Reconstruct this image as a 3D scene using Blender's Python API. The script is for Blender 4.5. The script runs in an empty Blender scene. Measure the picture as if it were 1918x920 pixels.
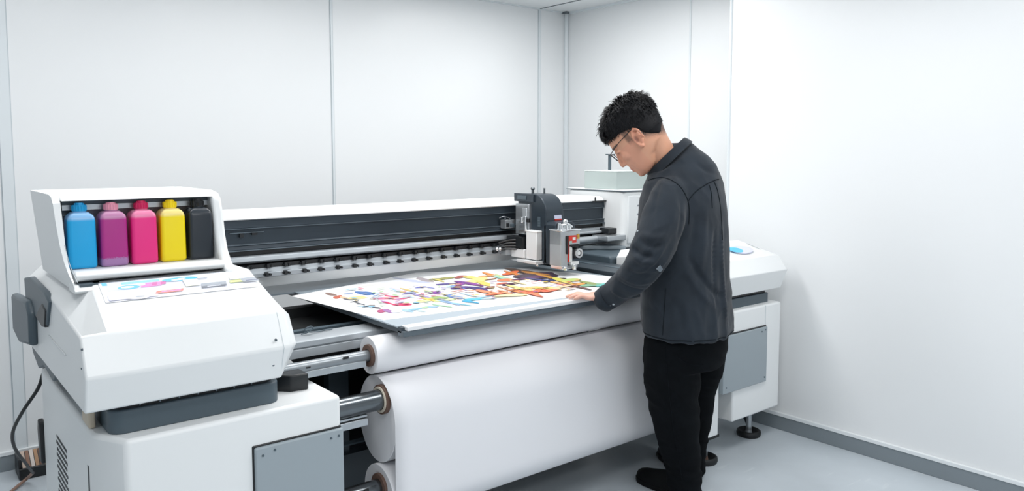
import bpy, bmesh, math, random
from mathutils import Vector, Matrix, noise
from mathutils.bvhtree import BVHTree
random.seed(7)
C = bpy.context.scene.collection
PI = math.pi
V = Vector

# ------------------------------------------------------------------ camera
CAM_H = 1.43
CAM_M = Matrix(((0.7762652270936644, 0.04941051696743592, -0.6284671017787903),
                (-0.6304064539685659, 0.06084275618227497, -0.7738771619675325),
                (0.0, 0.9969236479455962, 0.07837882473503308)))
FPX = 1450.0
cam_d = bpy.data.cameras.new('camera')
cam = bpy.data.objects.new('camera', cam_d); C.objects.link(cam)
cam.matrix_world = Matrix.Translation((0, 0, CAM_H)) @ CAM_M.to_4x4()
cam_d.sensor_fit = 'HORIZONTAL'; cam_d.sensor_width = 36.0
cam_d.lens = FPX / 1918 * 36.0
cam_d.shift_x = 0.0
cam_d.shift_y = (404 - 460) / 1918.0
cam_d.clip_start = 0.02
bpy.context.scene.camera = cam
AX = V((0.62915, 0.77728, 0))            # horizontal viewing direction
RX = V((0.77728, -0.62915, 0))           # horizontal right

def ray(u, v):
    return CAM_M @ V(((u - 959) / FPX, -(v - 404) / FPX, -1.0))
def on_z(u, v, z):
    d = ray(u, v); t = (z - CAM_H) / d.z
    return V((0, 0, CAM_H)) + d * t
def at(u, v, dist):                      # survey point seen at (u, v), dist metres ahead
    d = ray(u, v); t = dist / (d.x * AX.x + d.y * AX.y)
    return V((0, 0, CAM_H)) + d * t

# ------------------------------------------------------------------ materials
def srgb(h):
    if isinstance(h, str):
        h = h.lstrip('#'); c = [int(h[i:i+2], 16) / 255 for i in (0, 2, 4)]
    else: c = list(h)
    return [x / 12.92 if x <= 0.04045 else ((x + 0.055) / 1.055) ** 2.4 for x in c]
def mat(name, col, rough=0.5, metal=0.0, bump=0.0, bscale=200.0, var=0.0, vscale=8.0, spec=0.5, trans=0.0, coat=0.0, alpha=1.0, sheen=0.0):
    m = bpy.data.materials.new(name); m.use_nodes = True
    nt = m.node_tree; b = nt.nodes['Principled BSDF']
    c = srgb(col)
    b.inputs['Base Color'].default_value = (*c, 1)
    b.inputs['Roughness'].default_value = rough
    b.inputs['Metallic'].default_value = metal
    b.inputs['Specular IOR Level'].default_value = spec
    b.inputs['Transmission Weight'].default_value = trans
    b.inputs['Coat Weight'].default_value = coat
    b.inputs['Alpha'].default_value = alpha
    if sheen: b.inputs['Sheen Weight'].default_value = sheen
    tc = nt.nodes.new('ShaderNodeTexCoord')
    if var > 0:
        n = nt.nodes.new('ShaderNodeTexNoise'); n.inputs['Scale'].default_value = vscale; n.inputs['Detail'].default_value = 4
        nt.links.new(tc.outputs['Object'], n.inputs['Vector'])
        r = nt.nodes.new('ShaderNodeMapRange')
        r.inputs['From Min'].default_value = 0.3; r.inputs['From Max'].default_value = 0.7
        r.inputs['To Min'].default_value = 1 - var; r.inputs['To Max'].default_value = 1 + var
        nt.links.new(n.outputs['Fac'], r.inputs['Value'])
        mx = nt.nodes.new('ShaderNodeMix'); mx.data_type = 'RGBA'; mx.blend_type = 'MULTIPLY'
        mx.inputs['Factor'].default_value = 1
        mx.inputs[6].default_value = (*c, 1)
        nt.links.new(r.outputs['Result'], mx.inputs[7])
        nt.links.new(mx.outputs[2], b.inputs['Base Color'])
    if bump > 0:
        n = nt.nodes.new('ShaderNodeTexNoise'); n.inputs['Scale'].default_value = bscale; n.inputs['Detail'].default_value = 3
        nt.links.new(tc.outputs['Object'], n.inputs['Vector'])
        bp = nt.nodes.new('ShaderNodeBump'); bp.inputs['Strength'].default_value = bump; bp.inputs['Distance'].default_value = 0.002
        nt.links.new(n.outputs['Fac'], bp.inputs['Height']); nt.links.new(bp.outputs['Normal'], b.inputs['Normal'])
    return m

M = dict(
    wall=mat('wall_panel_white', '#eceff1', 0.32, var=0.006, vscale=2.0),
    joint=mat('wall_joint_trim', '#dfe6ea', 0.25),
    jointd=mat('wall_joint_gap', '#c3ccd2', 0.4),
    ceil=mat('ceiling_white', '#e8ecee', 0.6),
    seam=mat('ceiling_seam', '#6d767b', 0.6),
    base=mat('baseboard_grey', '#899298', 0.38, 0.25),
    basecap=mat('baseboard_cap_white', '#e9eef1', 0.3),
    white=mat('machine_white_paint', '#eceff0', 0.34, bump=0.03, bscale=900),
    white2=mat('machine_white_panel', '#e4e8ea', 0.4),
    slate=mat('slate_plastic', '#4a5861', 0.42, bump=0.05, bscale=700),
    grey=mat('grey_panel_paint', '#9aa5ac', 0.4, bump=0.03, bscale=900),
    box=mat('grey_green_box', '#b3bfbd', 0.4),
    boxtop=mat('grey_green_box_lid', '#d9e1df', 0.3),
    beam=mat('beam_anthracite', '#333d46', 0.33, 0.3, var=0.05, vscale=5),
    beamlip=mat('beam_edge_grey', '#6e7a83', 0.3, 0.6),  # mid-grey metal for thin strips, lid edge and vent bars
    black=mat('black_plastic', '#14181c', 0.4),
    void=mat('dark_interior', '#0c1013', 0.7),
    blackm=mat('black_rubber', '#101316', 0.55),
    silver=mat('brushed_silver', '#b6bbbf', 0.33, 0.8, var=0.05, vscale=30),
    alu=mat('aluminium_rail', '#b4babf', 0.38, 0.45, var=0.04, vscale=15),
    steel=mat('dark_steel_shaft', '#6d7276', 0.22, 0.9, var=0.08, vscale=25),
    chrome=mat('chrome_fitting', '#e3e6e8', 0.15, 0.9),
    table=mat('table_light_grey', '#a9b4bd', 0.45),
    tableback=mat('table_back_grey', '#7d8992', 0.45, var=0.04, vscale=4),
    tabledark=mat('table_edge_dark', '#39434b', 0.4),
    lip=mat('table_front_white_strip', '#eef0f2', 0.3),
    paper=mat('roll_paper_white', '#e9eaee', 0.55),
    core=mat('cardboard_core', '#6b5348', 0.7, var=0.1, vscale=40),
    corein=mat('core_plug_cream', '#d8d0c0', 0.5),
    sheet=mat('print_paper', '#f6f7f8', 0.3),
    beige=mat('beige_block', '#c8bca9', 0.5),
    spindle=mat('spindle_grey', '#8f959a', 0.35, 0.6, var=0.08, vscale=20),
    red=mat('red_label', '#d8372b', 0.4),
    amber=mat('amber_label', '#c99a3c', 0.4),
    mint=mat('mint_label', '#9fc4bb', 0.4),
    glass=mat('acrylic_cover', '#f4f8fa', 0.05, trans=0.0, alpha=0.05, spec=0.5),
    copper=mat('copper_brown_cable', '#96796b', 0.5),
    cable=mat('black_cable', '#0e1114', 0.4),
    skin=None,
)

# ------------------------------------------------------------------ mesh helpers
class MB:
    def __init__(s): s.bm = bmesh.new(); s.mats = []
    def mi(s, m):
        if m not in s.mats: s.mats.append(m)
        return s.mats.index(m)
    def faces(s, vs, fs, m):
        i = s.mi(m); b = [s.bm.verts.new(v) for v in vs]; out = []
        for f in fs:
            try:
                fc = s.bm.faces.new([b[k] for k in f]); fc.material_index = i; out.append(fc)
            except ValueError: pass
        return out
    def box(s, x0, x1, y0, y1, z0, z1, m):
        vs = [(x0,y0,z0),(x1,y0,z0),(x1,y1,z0),(x0,y1,z0),(x0,y0,z1),(x1,y0,z1),(x1,y1,z1),(x0,y1,z1)]
        s.faces(vs, [(0,3,2,1),(4,5,6,7),(0,1,5,4),(1,2,6,5),(2,3,7,6),(3,0,4,7)], m); return s
    def stations(s, rows, m, cap=True):
        """rows: list of equal-length closed loops"""
        n = len(rows[0]); vs = [p for r in rows for p in r]; fs = []
        for k in range(len(rows) - 1):
            for i in range(n):
                j = (i + 1) % n
                fs.append((k*n+i, k*n+j, (k+1)*n+j, (k+1)*n+i))
        if cap: fs += [tuple(range(n-1, -1, -1)), tuple(range((len(rows)-1)*n, len(rows)*n))]
        s.faces(vs, fs, m); return s
    def prism_x(s, prof, x0, x1, m):     # profile of (y, z)
        return s.stations([[(x, y, z) for y, z in prof] for x in (x0, x1)], m)
    def prism_z(s, prof, z0, z1, m):
        return s.stations([[(x, y, z) for x, y in prof] for z in (z0, z1)], m)
    def prism_y(s, prof, y0, y1, m):
        return s.stations([[(x, y, z) for x, z in prof] for y in (y0, y1)], m)
    def cyl(s, p0, p1, r0, m, r1=None, seg=24, cap=True):
        p0, p1 = V(p0), V(p1); r1 = r0 if r1 is None else r1
        z = (p1 - p0).normalized(); x = z.orthogonal().normalized(); y = z.cross(x)
        rows = [[p + (x*math.cos(2*PI*i/seg) + y*math.sin(2*PI*i/seg))*r for i in range(seg)] for p, r in ((p0, r0), (p1, r1))]
        return s.stations(rows, m, cap)
    def ring(s, c, ax, r_in, r_out, h, m, seg=28):
        c = V(c); z = V(ax).normalized(); x = z.orthogonal().normalized(); y = z.cross(x)
        L = [(r_in, 0), (r_out, 0), (r_out, h), (r_in, h)]
        vs = []; fs = []
        for i in range(seg):
            d = x*math.cos(2*PI*i/seg) + y*math.sin(2*PI*i/seg)
            vs += [c + d*r + z*k for r, k in L]
        for i in range(seg):
            j = (i+1) % seg
            for k in range(4): fs.append((i*4+k, j*4+k, j*4+(k+1) % 4, i*4+(k+1) % 4))
        s.faces(vs, fs, m); return s
    def tube(s, pts, r, m, seg=10, smooth=True, flat=None):
        pts = [V(p) for p in pts]
        if smooth: pts = spline(pts, 6)
        rr = r if isinstance(r, (list, tuple)) else None
        rows = []; x = None
        for i, p in enumerate(pts):
            t = (pts[min(i+1, len(pts)-1)] - pts[max(i-1, 0)]).normalized()
            if x is None: x = t.orthogonal().normalized()
            else: x = (x - t*x.dot(t)).normalized()
            y = t.cross(x)
            q = r if rr is None else rr[0] + (rr[1]-rr[0])*i/(len(pts)-1)
            rows.append([p + (x*math.cos(2*PI*k/seg) + y*math.sin(2*PI*k/seg))*q for k in range(seg)])
        return s.stations(rows, m)
    def ell(s, c, r, m, rot=None, seg=20):
        c = V(c); rows = []; rot = rot or Matrix.Identity(3)
        n = seg // 2
        for i in range(1, n):
            a = PI*i/n
            rows.append([c + rot @ V((r[0]*math.sin(a)*math.cos(2*PI*k/seg), r[1]*math.sin(a)*math.sin(2*PI*k/seg), r[2]*math.cos(a))) for k in range(seg)])
        rows.reverse()
        return s.stations(rows, m)
    def poly(s, pts, m, thick=None):
        if thick: return s.stations([[V(p) for p in pts], [V(p) + V(thick) for p in pts]], m)
        s.faces(pts, [tuple(range(len(pts)))], m); return s

def spline(pts, n):
    out = []
    for i in range(len(pts)-1):
        p0 = pts[max(i-1, 0)]; p1 = pts[i]; p2 = pts[i+1]; p3 = pts[min(i+2, len(pts)-1)]
        for k in range(n):
            t = k/n
            out.append(0.5*((2*p1) + (p2-p0)*t + (2*p0-5*p1+4*p2-p3)*t*t + (3*p1-p0-3*p2+p3)*t**3))
    out.append(pts[-1]); return out

def tag(o, label=None, cat=None, group=None, kind=None):
    if label: o['label'] = label
    if cat: o['category'] = cat
    if group: o['group'] = group
    if kind: o['kind'] = kind
    return o
WP = {}
def empty(name, loc, label, cat, group=None):
    o = bpy.data.objects.new(name, None); C.objects.link(o); o.location = loc
    o.empty_display_size = 0.1; WP[o] = V(loc)
    return tag(o, label, cat, group)
def obj(name, mb, parent=None, bevel=0.0, seg=2, angle=40, label=None, kind=None, recalc=True, world=True, loc=None):
    bm = mb.bm
    if recalc: bmesh.ops.recalc_face_normals(bm, faces=bm.faces)
    me = bpy.data.meshes.new(name)
    if loc is None:
        lo = V([min(v.co[i] for v in bm.verts) for i in range(3)]); hi = V([max(v.co[i] for v in bm.verts) for i in range(3)])
        c = V(((lo.x+hi.x)/2, (lo.y+hi.y)/2, lo.z))
    else: c = V(loc)
    for v in bm.verts: v.co -= c
    bm.to_mesh(me); bm.free()
    for m in mb.mats: me.materials.append(m)
    for p in me.polygons: p.use_smooth = True
    me.set_sharp_from_angle(angle=math.radians(angle))
    o = bpy.data.objects.new(name, me); C.objects.link(o)
    WP[o] = c
    if parent: o.parent = parent; o.location = c - (WP[parent] if world else V((0, 0, 0)))
    else: o.location = c
    if bevel:
        b = o.modifiers.new('bevel', 'BEVEL'); b.width = bevel; b.segments = seg; b.limit_method = 'ANGLE'; b.angle_limit = math.radians(30)
        b.harden_normals = False
    if label: o['label'] = label
    if kind: o['kind'] = kind
    return o
def copy_tree(o, parent=None):
    c = o.copy(); C.objects.link(c)
    if parent: c.parent = parent
    for ch in list(o.children): copy_tree(ch, c)
    return c
def rbox(mb, x0, x1, y0, y1, z0, z1, m, r, n=5):      # vertical edges rounded
    pr = []
    for cx, cy, a0 in ((x1-r, y0+r, -PI/2), (x1-r, y1-r, 0), (x0+r, y1-r, PI/2), (x0+r, y0+r, PI)):
        for k in range(n+1):
            a = a0 + PI/2*k/n; pr.append((cx + r*math.cos(a), cy + r*math.sin(a)))
    return mb.prism_z(pr, z0, z1, m)

# ------------------------------------------------------------------ the room
H = 2.435; XR = 3.58; XA = 3.83; YB = 4.10; YJ = 2.54; XL = -1.9; YF = -1.7; T = 0.12
def struct(name, mb, **k): return tag(obj(name, mb, **k), kind='structure')
fl = mat('floor_concrete', '#c5ced5', 0.34, var=0.10, vscale=2.2, bump=0.06, bscale=60)
nt = fl.node_tree; bs = nt.nodes['Principled BSDF']
mixn = [n for n in nt.nodes if n.type == 'MIX'][0]
tcn = [n for n in nt.nodes if n.type == 'TEX_COORD'][0]
# pale trowel scratches and scuffs worn into the screed
mp = nt.nodes.new('ShaderNodeMapping'); mp.inputs['Scale'].default_value = (5, 26, 1); mp.inputs['Rotation'].default_value = (0, 0, 0.5)
nz = nt.nodes.new('ShaderNodeTexNoise'); nz.inputs['Scale'].default_value = 1.0; nz.inputs['Detail'].default_value = 2
rp = nt.nodes.new('ShaderNodeMapRange'); rp.inputs['From Min'].default_value = 0.66; rp.inputs['From Max'].default_value = 0.72; rp.inputs['To Max'].default_value = 0.55
mx2 = nt.nodes.new('ShaderNodeMix'); mx2.data_type = 'RGBA'; mx2.inputs[7].default_value = (*srgb('#d3dbe0'), 1)
nt.links.new(tcn.outputs['Object'], mp.inputs['Vector']); nt.links.new(mp.outputs['Vector'], nz.inputs['Vector'])
nt.links.new(nz.outputs['Fac'], rp.inputs['Value']); nt.links.new(rp.outputs['Result'], mx2.inputs['Factor'])
nt.links.new(mixn.outputs[2], mx2.inputs[6]); nt.links.new(mx2.outputs[2], bs.inputs['Base Color'])

struct('floor', MB().box(XL-T, XA+T, YF-T, YB+T, -0.1, 0, fl))
struct('ceiling', MB().box(XL-T, XA+T, YF-T, YB+T, H, H+0.1, M['ceil']))
struct('wall_back', MB().box(XL, XA, YB, YB+T, 0, H, M['wall']))
struct('wall_right', MB().prism_z([(XR, YF), (XA+T, YF), (XA+T, YB), (XA, YB), (XA, YJ), (XR, YJ)], 0, H, M['wall']))
struct('wall_left', MB().box(XL-T, XL, YF, YB, 0, H, M['wall']))
struct('wall_front', MB().box(XL, XA, YF-T, YF, 0, H, M['wall']))
b = MB().box(XL, XA, YB-0.014, YB, 0, 0.072, M['base']).box(XL, XA, YB-0.018, YB, 0.072, 0.09, M['basecap'])
struct('baseboard_back', b, bevel=0.002)
b = MB().box(XR-0.014, XR, YF, YJ, 0, 0.072, M['base']).box(XR-0.018, XR, YF, YJ+0.01, 0.072, 0.09, M['basecap'])
struct('baseboard_right', b, bevel=0.002)
b = MB().box(XA-0.014, XA, YJ+0.02, YB-0.018, 0, 0.072, M['base']).box(XA-0.018, XA, YJ+0.02, YB-0.018, 0.072, 0.09, M['basecap'])
struct('baseboard_alcove', b, bevel=0.002)
def joint(n, x, w):
    m = MB().box(x-w/2, x+w/2, YB-0.006, YB, 0.09, H, M['joint']).box(x-w/2-0.004, x-w/2, YB-0.002, YB, 0.09, H, M['jointd']).box(x+w/2, x+w/2+0.004, YB-0.002, YB, 0.09, H, M['jointd'])
    struct('trim_%d' % n, m, bevel=0.002)
joint(1, 2.011, 0.012); joint(2, 3.574, 0.02); joint(3, 0.432, 0.045)
m = MB().cyl((XA-0.012, YB-0.012, 0.09), (XA-0.012, YB-0.012, H), 0.016, M['joint'], seg=16)
struct('trim_4', m)
struct('trim_5', MB().box(XA-0.004, XA, 3.0, 3.012, 0.09, H, M['joint']))
m = MB().cyl((XR+0.002, YJ-0.001, 0.09), (XR+0.002, YJ-0.001, H), 0.010, M['joint'], seg=16)
struct('trim_6', m)
struct('trim_7', MB().box(3.571, 3.577, 2.9, YB, H-0.004, H+0.001, M['seam']).box(XL, XA, YB-0.01, YB, H-0.008, H, M['joint']).box(XA-0.05, XA, YB-0.05, YB, H-0.012, H, M['seam']))
struct('trim_8', MB().box(XA-0.02, XA, YJ, YB-0.05, H-0.016, H, M['joint']))

# ------------------------------------------------------------------ lamps on the ceiling, one added for the alcove
def area(name, x, y, sx, sy, power, z=H-0.03, col=(1.0, 0.983, 0.968)):
    l = bpy.data.lights.new(name, 'AREA'); l.shape = 'RECTANGLE'; l.size = sx; l.size_y = sy; l.energy = power; l.color = col
    o = bpy.data.objects.new(name, l); C.objects.link(o); o.location = (x, y, z); return o
area('ceiling_area_light', 0.5, 2.8, 1.2, 0.5, 15.5)
area('ceiling_area_light', 1.9, 2.75, 1.2, 0.5, 18)
area('ceiling_area_light', 3.0, 3.0, 0.5, 1.2, 12)  # added to brighten the alcove wall, no known fitting here
area('ceiling_area_light', 2.3, 1.2, 1.2, 0.5, 20)
area('ceiling_area_light', 0.4, 0.6, 1.2, 0.5, 16)
area('ceiling_area_light', 1.2, -0.8, 1.2, 0.5, 22)

w = bpy.data.worlds.new('world'); bpy.context.scene.world = w; w.use_nodes = True
w.node_tree.nodes['Background'].inputs[0].default_value = (0.85, 0.92, 1, 1); w.node_tree.nodes['Background'].inputs[1].default_value = 0.3

# ------------------------------------------------------------------ the printer
PR = empty('flatbed_printer', (1.9, 2.7, 0), 'large white flatbed printer with a sliding grey print table, filling the room', 'printer')
W = M['white']
# ---- left base cabinet
X0, X1 = 0.389, 1.050
prof = [(0.449, 2.12), (X1, 2.12), (X1, 3.05), (X0, 3.05), (X0, 2.232)]
bc = obj('base_cabinet', MB().prism_z(prof, 0.10, 0.700, W), PR, bevel=0.012, seg=3)
ap = MB().box(0.772, 1.0495, 2.1175, 2.14, 0.12, 0.608, M['black'])
ap.box(0.778, 1.052, 2.108, 2.13, 0.12, 0.601, M['grey'])
ap = obj('access_panel', ap, bc, bevel=0.005, label='grey access panel on the front of the left cabinet')
def screw(parent, p, n, r=0.004):
    p = V(p); n = V(n)
    mm = MB().cyl(p - n*0.002, p + n*0.0025, r, M['slate'], r*0.8, seg=12)
    return obj('screw', mm, parent)
for x, z in ((0.835, 0.585), (1.01, 0.578), (1.035, 0.58), (0.80, 0.577)): screw(bc, (x, 2.108, z), (0, -1, 0))
vg = MB()
for i in range(13):
    for j in range(9):
        y = 2.60 + j*0.02 + (i % 2)*0.01; z = 0.535 - i*0.02
        if abs((y-2.68)) > 0.11: continue
        vg.box(X0-0.0015, X0+0.003, y, y+0.012, z, z+0.009, M['black'])
obj('vent_grille', vg, bc)
obj('door_slot', MB().box(X0-0.001, X0+0.004, 2.268, 2.286, 0.15, 0.60, M['black']), bc)
fin = MB().stations([[(0.95, y, 0.69), (1.048, y, 0.69), (1.048, y, 0.712), (1.03, y, 0.735), (1.008, y, 0.762), (0.99, y, 0.768), (0.975, y, 0.758), (0.96, y, 0.74)] for y in (2.40, 2.44)], W)
obj('raised_bracket', fin, bc, bevel=0.004)
bk = MB().prism_z([(0.89, 2.30), (0.945, 2.243), (1.00, 2.236), (1.00, 2.36), (0.89, 2.36)], 0.699, 0.752, M['black'])
obj('support_block', bk, bc, bevel=0.006, label='black support block between cabinet and cover')
# ---- dark skirt between base and cover
sk = MB(); rbox(sk, 0.425, 0.885, 2.175, 3.0, 0.699, 0.762, M['slate'], 0.035)
sk = obj('skirt', sk, PR, bevel=0.004, label='slate grey skirt under the left cover')
nk = MB(); rbox(nk, 0.44, 0.87, 2.19, 2.98, 0.76, 0.80, M['black'], 0.03)  # black neck stands for the shadow in the slot under the cover
for i in range(7): nk.box(0.50+i*0.05, 0.503+i*0.05, 2.186, 2.2, 0.765, 0.785, M['beamlip'])
obj('skirt_shade_gap', nk, sk)
# ---- left end cover, faceted
def cover_rows(xs, inset, slope_top):
    # station loop of (y,z)
    P = lambda yb, zb, yc, zc, yt, zt, yr, zr: [(yb, zb), (yc, zc), (yt, zt), (yr, zr), (3.05, zr), (3.05, zb)]
    return P
XL0, XR0 = 0.360, 0.905
rows = []
def st(x, dz, dy, zr, yr, xb=0.0):
    return [(x+xb, 2.13+dy, 0.785), (x, 2.10+dy, 0.880), (x, 2.15+dy, 0.978-dz), (x, yr, zr), (x, 3.05, zr), (x+xb, 3.05, 0.785)]
rows = [st(0.360, 0, 0, 1.012, 2.50), st(0.430, -0.0005, 0, 1.078, 2.36), st(0.865, -0.0005, 0, 1.078, 2.36, -0.0), st(0.893, 0.004, 0.006, 1.045, 2.38, -0.022), st(0.918, 0.022, 0.03, 1.015, 2.42, -0.036)]
cv = obj('end_cover', MB().stations(rows, W), PR, bevel=0.006, seg=3, angle=25)
sm = MB()
sm.poly([(0.8655, 2.1292, 0.79), (0.8670, 2.1292, 0.79), (0.8670, 2.0992, 0.880), (0.8655, 2.0992, 0.880)], M['jointd'])
sm.poly([(0.8655, 2.0992, 0.880), (0.8670, 2.0992, 0.880), (0.8670, 2.1485, 0.976), (0.8655, 2.1485, 0.976)], M['jointd'])
obj('panel_seam', sm, cv)
screw(cv, (0.845, 2.105, 0.905), (0, -1, 0)); screw(cv, (0.84, 2.118, 0.83), (0, -1, 0))
screw(cv, (0.361, 2.13, 0.95), (-1, 0, 0), 0.003); screw(cv, (0.361, 2.14, 0.90), (-1, 0, 0), 0.003)
# left face fittings
obj('groove', MB().poly([(0.3595, 2.35, 0.888), (0.3595, 2.62, 0.893), (0.3595, 2.62, 0.897), (0.3595, 2.35, 0.892)], M['white2'], (-0.002, 0, 0)), cv)
obj('side_plate', MB().stations([[(x, 2.545, 1.007), (x, 2.634, 1.026), (x, 2.91, 1.036), (x, 3.04, 1.017), (x, 3.02, 0.92), (x, 2.81, 0.921), (x, 2.614, 0.926)] for x in (0.352, 0.37)], M['slate']), cv, bevel=0.004, label='slate grey side plate on the left cover')
obj('side_latch', MB().stations([[(x, 2.591, 0.976), (x, 2.664, 0.986), (x, 2.80, 0.926), (x, 2.675, 0.914), (x, 2.624, 0.92)] for x in (0.348, 0.37)], M['black']), cv, bevel=0.004)
hb = MB().stations([[(x, 2.85, 0.822), (x, 3.12, 0.782), (x, 3.26, 0.80), (x, 3.26, 0.935), (x, 2.90, 0.962), (x, 2.84, 0.925)] for x in (0.335, 0.366)], M['slate'])
obj('side_bumper', hb, cv, bevel=0.012, label='slate grey bumper block at the rear left corner')
obj('under_bracket', MB().prism_x([(2.60, 0.79), (3.14, 0.79), (3.10, 0.745), (2.98, 0.715), (2.88, 0.748), (2.70, 0.735)], 0.374, 0.42, M['slate']), cv, bevel=0.004)
obj('pad_block', MB().box(0.393, 0.41, 2.27, 2.36, 0.701, 0.786, M['beige']), cv, bevel=0.004, label='beige pad block under the left cover')
# control decal on the sloping top
sl = V((0, 0.21, 0.1005)).normalized(); nrm = V((0, -sl.z, sl.y))
def dec(x, s): return V((x, 2.15, 0.9785)) + sl*s + nrm*0.0012
DC = {k: mat('decal_' + k, v, 0.25) for k, v in dict(lav='#cdd0e6', cyan='#22b4e4', pink='#dd72bd', mag='#c2369a', grey='#9ba3ae', dark='#6b7280', orange='#e2573a', lime='#d3e38a', cream='#eef0dc', navy='#4a5677', sky='#79c8ec', pale='#dfe2ee').items()}
dm = MB()
cnt = [0]
def drect(x0, x1, s0, s1, k, skew=0.0):
    cnt[0] += 1; o = nrm*0.00012*cnt[0]
    dm.poly([dec(x0, s0)+o, dec(x1, s0)+o, dec(x1+skew, s1)+o, dec(x0+skew, s1)+o], DC[k])
def dell(x, s, rx, rs, k):
    cnt[0] += 1; o = nrm*0.00012*cnt[0]
    dm.poly([dec(x+rx*math.cos(2*PI*i/18), s+rs*math.sin(2*PI*i/18))+o for i in range(18)], DC[k])
drect(0.445, 0.86, 0.130, 0.225, 'pale'); drect(0.46, 0.70, 0.178, 0.222, 'lav')
drect(0.50, 0.60, 0.208, 0.219, 'sky'); drect(0.46, 0.50, 0.185, 0.222, 'lav'); drect(0.452, 0.465, 0.21, 0.226, 'cyan')
dell(0.515, 0.192, 0.028, 0.010, 'cyan'); dell(0.512, 0.193, 0.017, 0.005, 'pale'); drect(0.545, 0.60, 0.185, 0.205, 'pink', 0.004)
dell(0.548, 0.200, 0.012, 0.007, 'pale'); drect(0.575, 0.588, 0.190, 0.204, 'mag', 0.004); drect(0.598, 0.612, 0.190, 0.203, 'mag', 0.003)
dell(0.655, 0.207, 0.05, 0.009, 'cyan'); dell(0.648, 0.205, 0.018, 0.004, 'pale'); dell(0.66, 0.209, 0.012, 0.003, 'pale')
drect(0.455, 0.58, 0.135, 0.163, 'lav'); dell(0.53, 0.139, 0.028, 0.010, 'pale'); dell(0.533, 0.141, 0.013, 0.004, 'grey')
drect(0.572, 0.645, 0.146, 0.158, 'orange', 0.008); drect(0.588, 0.640, 0.150, 0.155, 'pink', 0.006)
drect(0.70, 0.772, 0.150, 0.172, 'grey', 0.004); drect(0.70, 0.772, 0.150, 0.158, 'dark', 0.001); drect(0.717, 0.755, 0.153, 0.156, 'pale')
drect(0.66, 0.70, 0.165, 0.200, 'cream'); drect(0.70, 0.73, 0.197, 0.201, 'grey')
drect(0.785, 0.835, 0.160, 0.172, 'lime'); drect(0.79, 0.83, 0.175, 0.195, 'cream'); drect(0.825, 0.872, 0.156, 0.178, 'grey', -0.01); drect(0.832, 0.868, 0.161, 0.165, 'navy')
obj('control_decal', dm, cv, recalc=False, label='printed control panel with cyan and pink marks')
ac = MB().poly([dec(0.447, 0.136), dec(0.875, 0.136), dec(0.86, 0.224), dec(0.447, 0.224)], M['glass'], nrm*0.0045)
for v in ac.bm.verts: v.co += nrm*0.004
obj('clear_cover', ac, cv, label='clear acrylic cover over the control panel')

# ---- ink tower
def tower_prof(yo=0.0):
    return [(2.345, 1.060), (2.352, 1.085), (2.385, 1.105), (2.415, 1.135), (2.435, 1.18), (2.452, 1.25), (2.468, 1.295), (2.49, 1.312), (2.54, 1.318), (2.88, 1.318), (2.885, 1.06)]
def tw(xa, xb, taper):
    m = MB(); pr = tower_prof()
    m.stations([[(xa + taper*((1.318-z)/0.26)**2, y, z) for y, z in pr], [(xb + taper*0.3*((1.318-z)/0.26)**2, y, z) for y, z in pr]], W); return m
tl = obj('ink_tower', tw(0.362, 0.381, 0.026), PR, bevel=0.007, seg=3, angle=30, label='white ink tower holding the colour bottles')
rp_ = MB()
pr = tower_prof()
rp_.stations([[(x + dx, y, z) for y, z in pr] for x, dx in ((0.793, 0), (0.825, 0))], W)
obj('side_wall', rp_, tl, bevel=0.010, seg=4, angle=30)
tp = MB().prism_x([(2.462, 1.300), (2.49, 1.3125), (2.54, 1.318), (2.88, 1.318), (2.88, 1.304), (2.55, 1.302)], 0.38, 0.80, W)
obj('top_panel', tp, tl, bevel=0.004)
obj('back_panel', MB().box(0.385, 0.80, 2.56, 2.575, 1.09, 1.31, mat('tower_back_lilac', '#e6e4ef', 0.4)), tl)
obj('top_rail', MB().box(0.39, 0.795, 2.504, 2.53, 1.272, 1.287, M['silver']).box(0.39, 0.80, 2.504, 2.545, 1.288, 1.298, M['slate']).box(0.39, 0.43, 2.522, 2.555, 1.255, 1.288, M['slate']), tl, label='silver rail above the bottles')
lipm = MB().prism_x([(2.40, 1.078), (2.375, 1.085), (2.372, 1.098), (2.39, 1.108), (2.57, 1.109), (2.57, 1.07), (2.42, 1.07)], 0.395, 0.80, W)
obj('bottle_shelf', lipm, tl, bevel=0.004)
obj('shelf_slot', MB().box(0.40, 0.792, 2.352, 2.42, 1.062, 1.078, M['slate']), tl)
fp = MB().prism_x([(2.345, 1.055), (2.335, 1.062), (2.36, 1.075), (2.42, 1.075), (2.42, 1.055)], 0.385, 0.80, W)
obj('front_sill', fp, tl, bevel=0.002)
# line of the little door on the left post
hp_ = [(0.374 + 0.026*((1.318-z)/0.26)**2, y - 0.0005, z) for y, z in tower_prof()[1:5]]
obj('post_hatch', MB().tube(hp_, 0.0009, M['jointd'], 6), tl)

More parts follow.
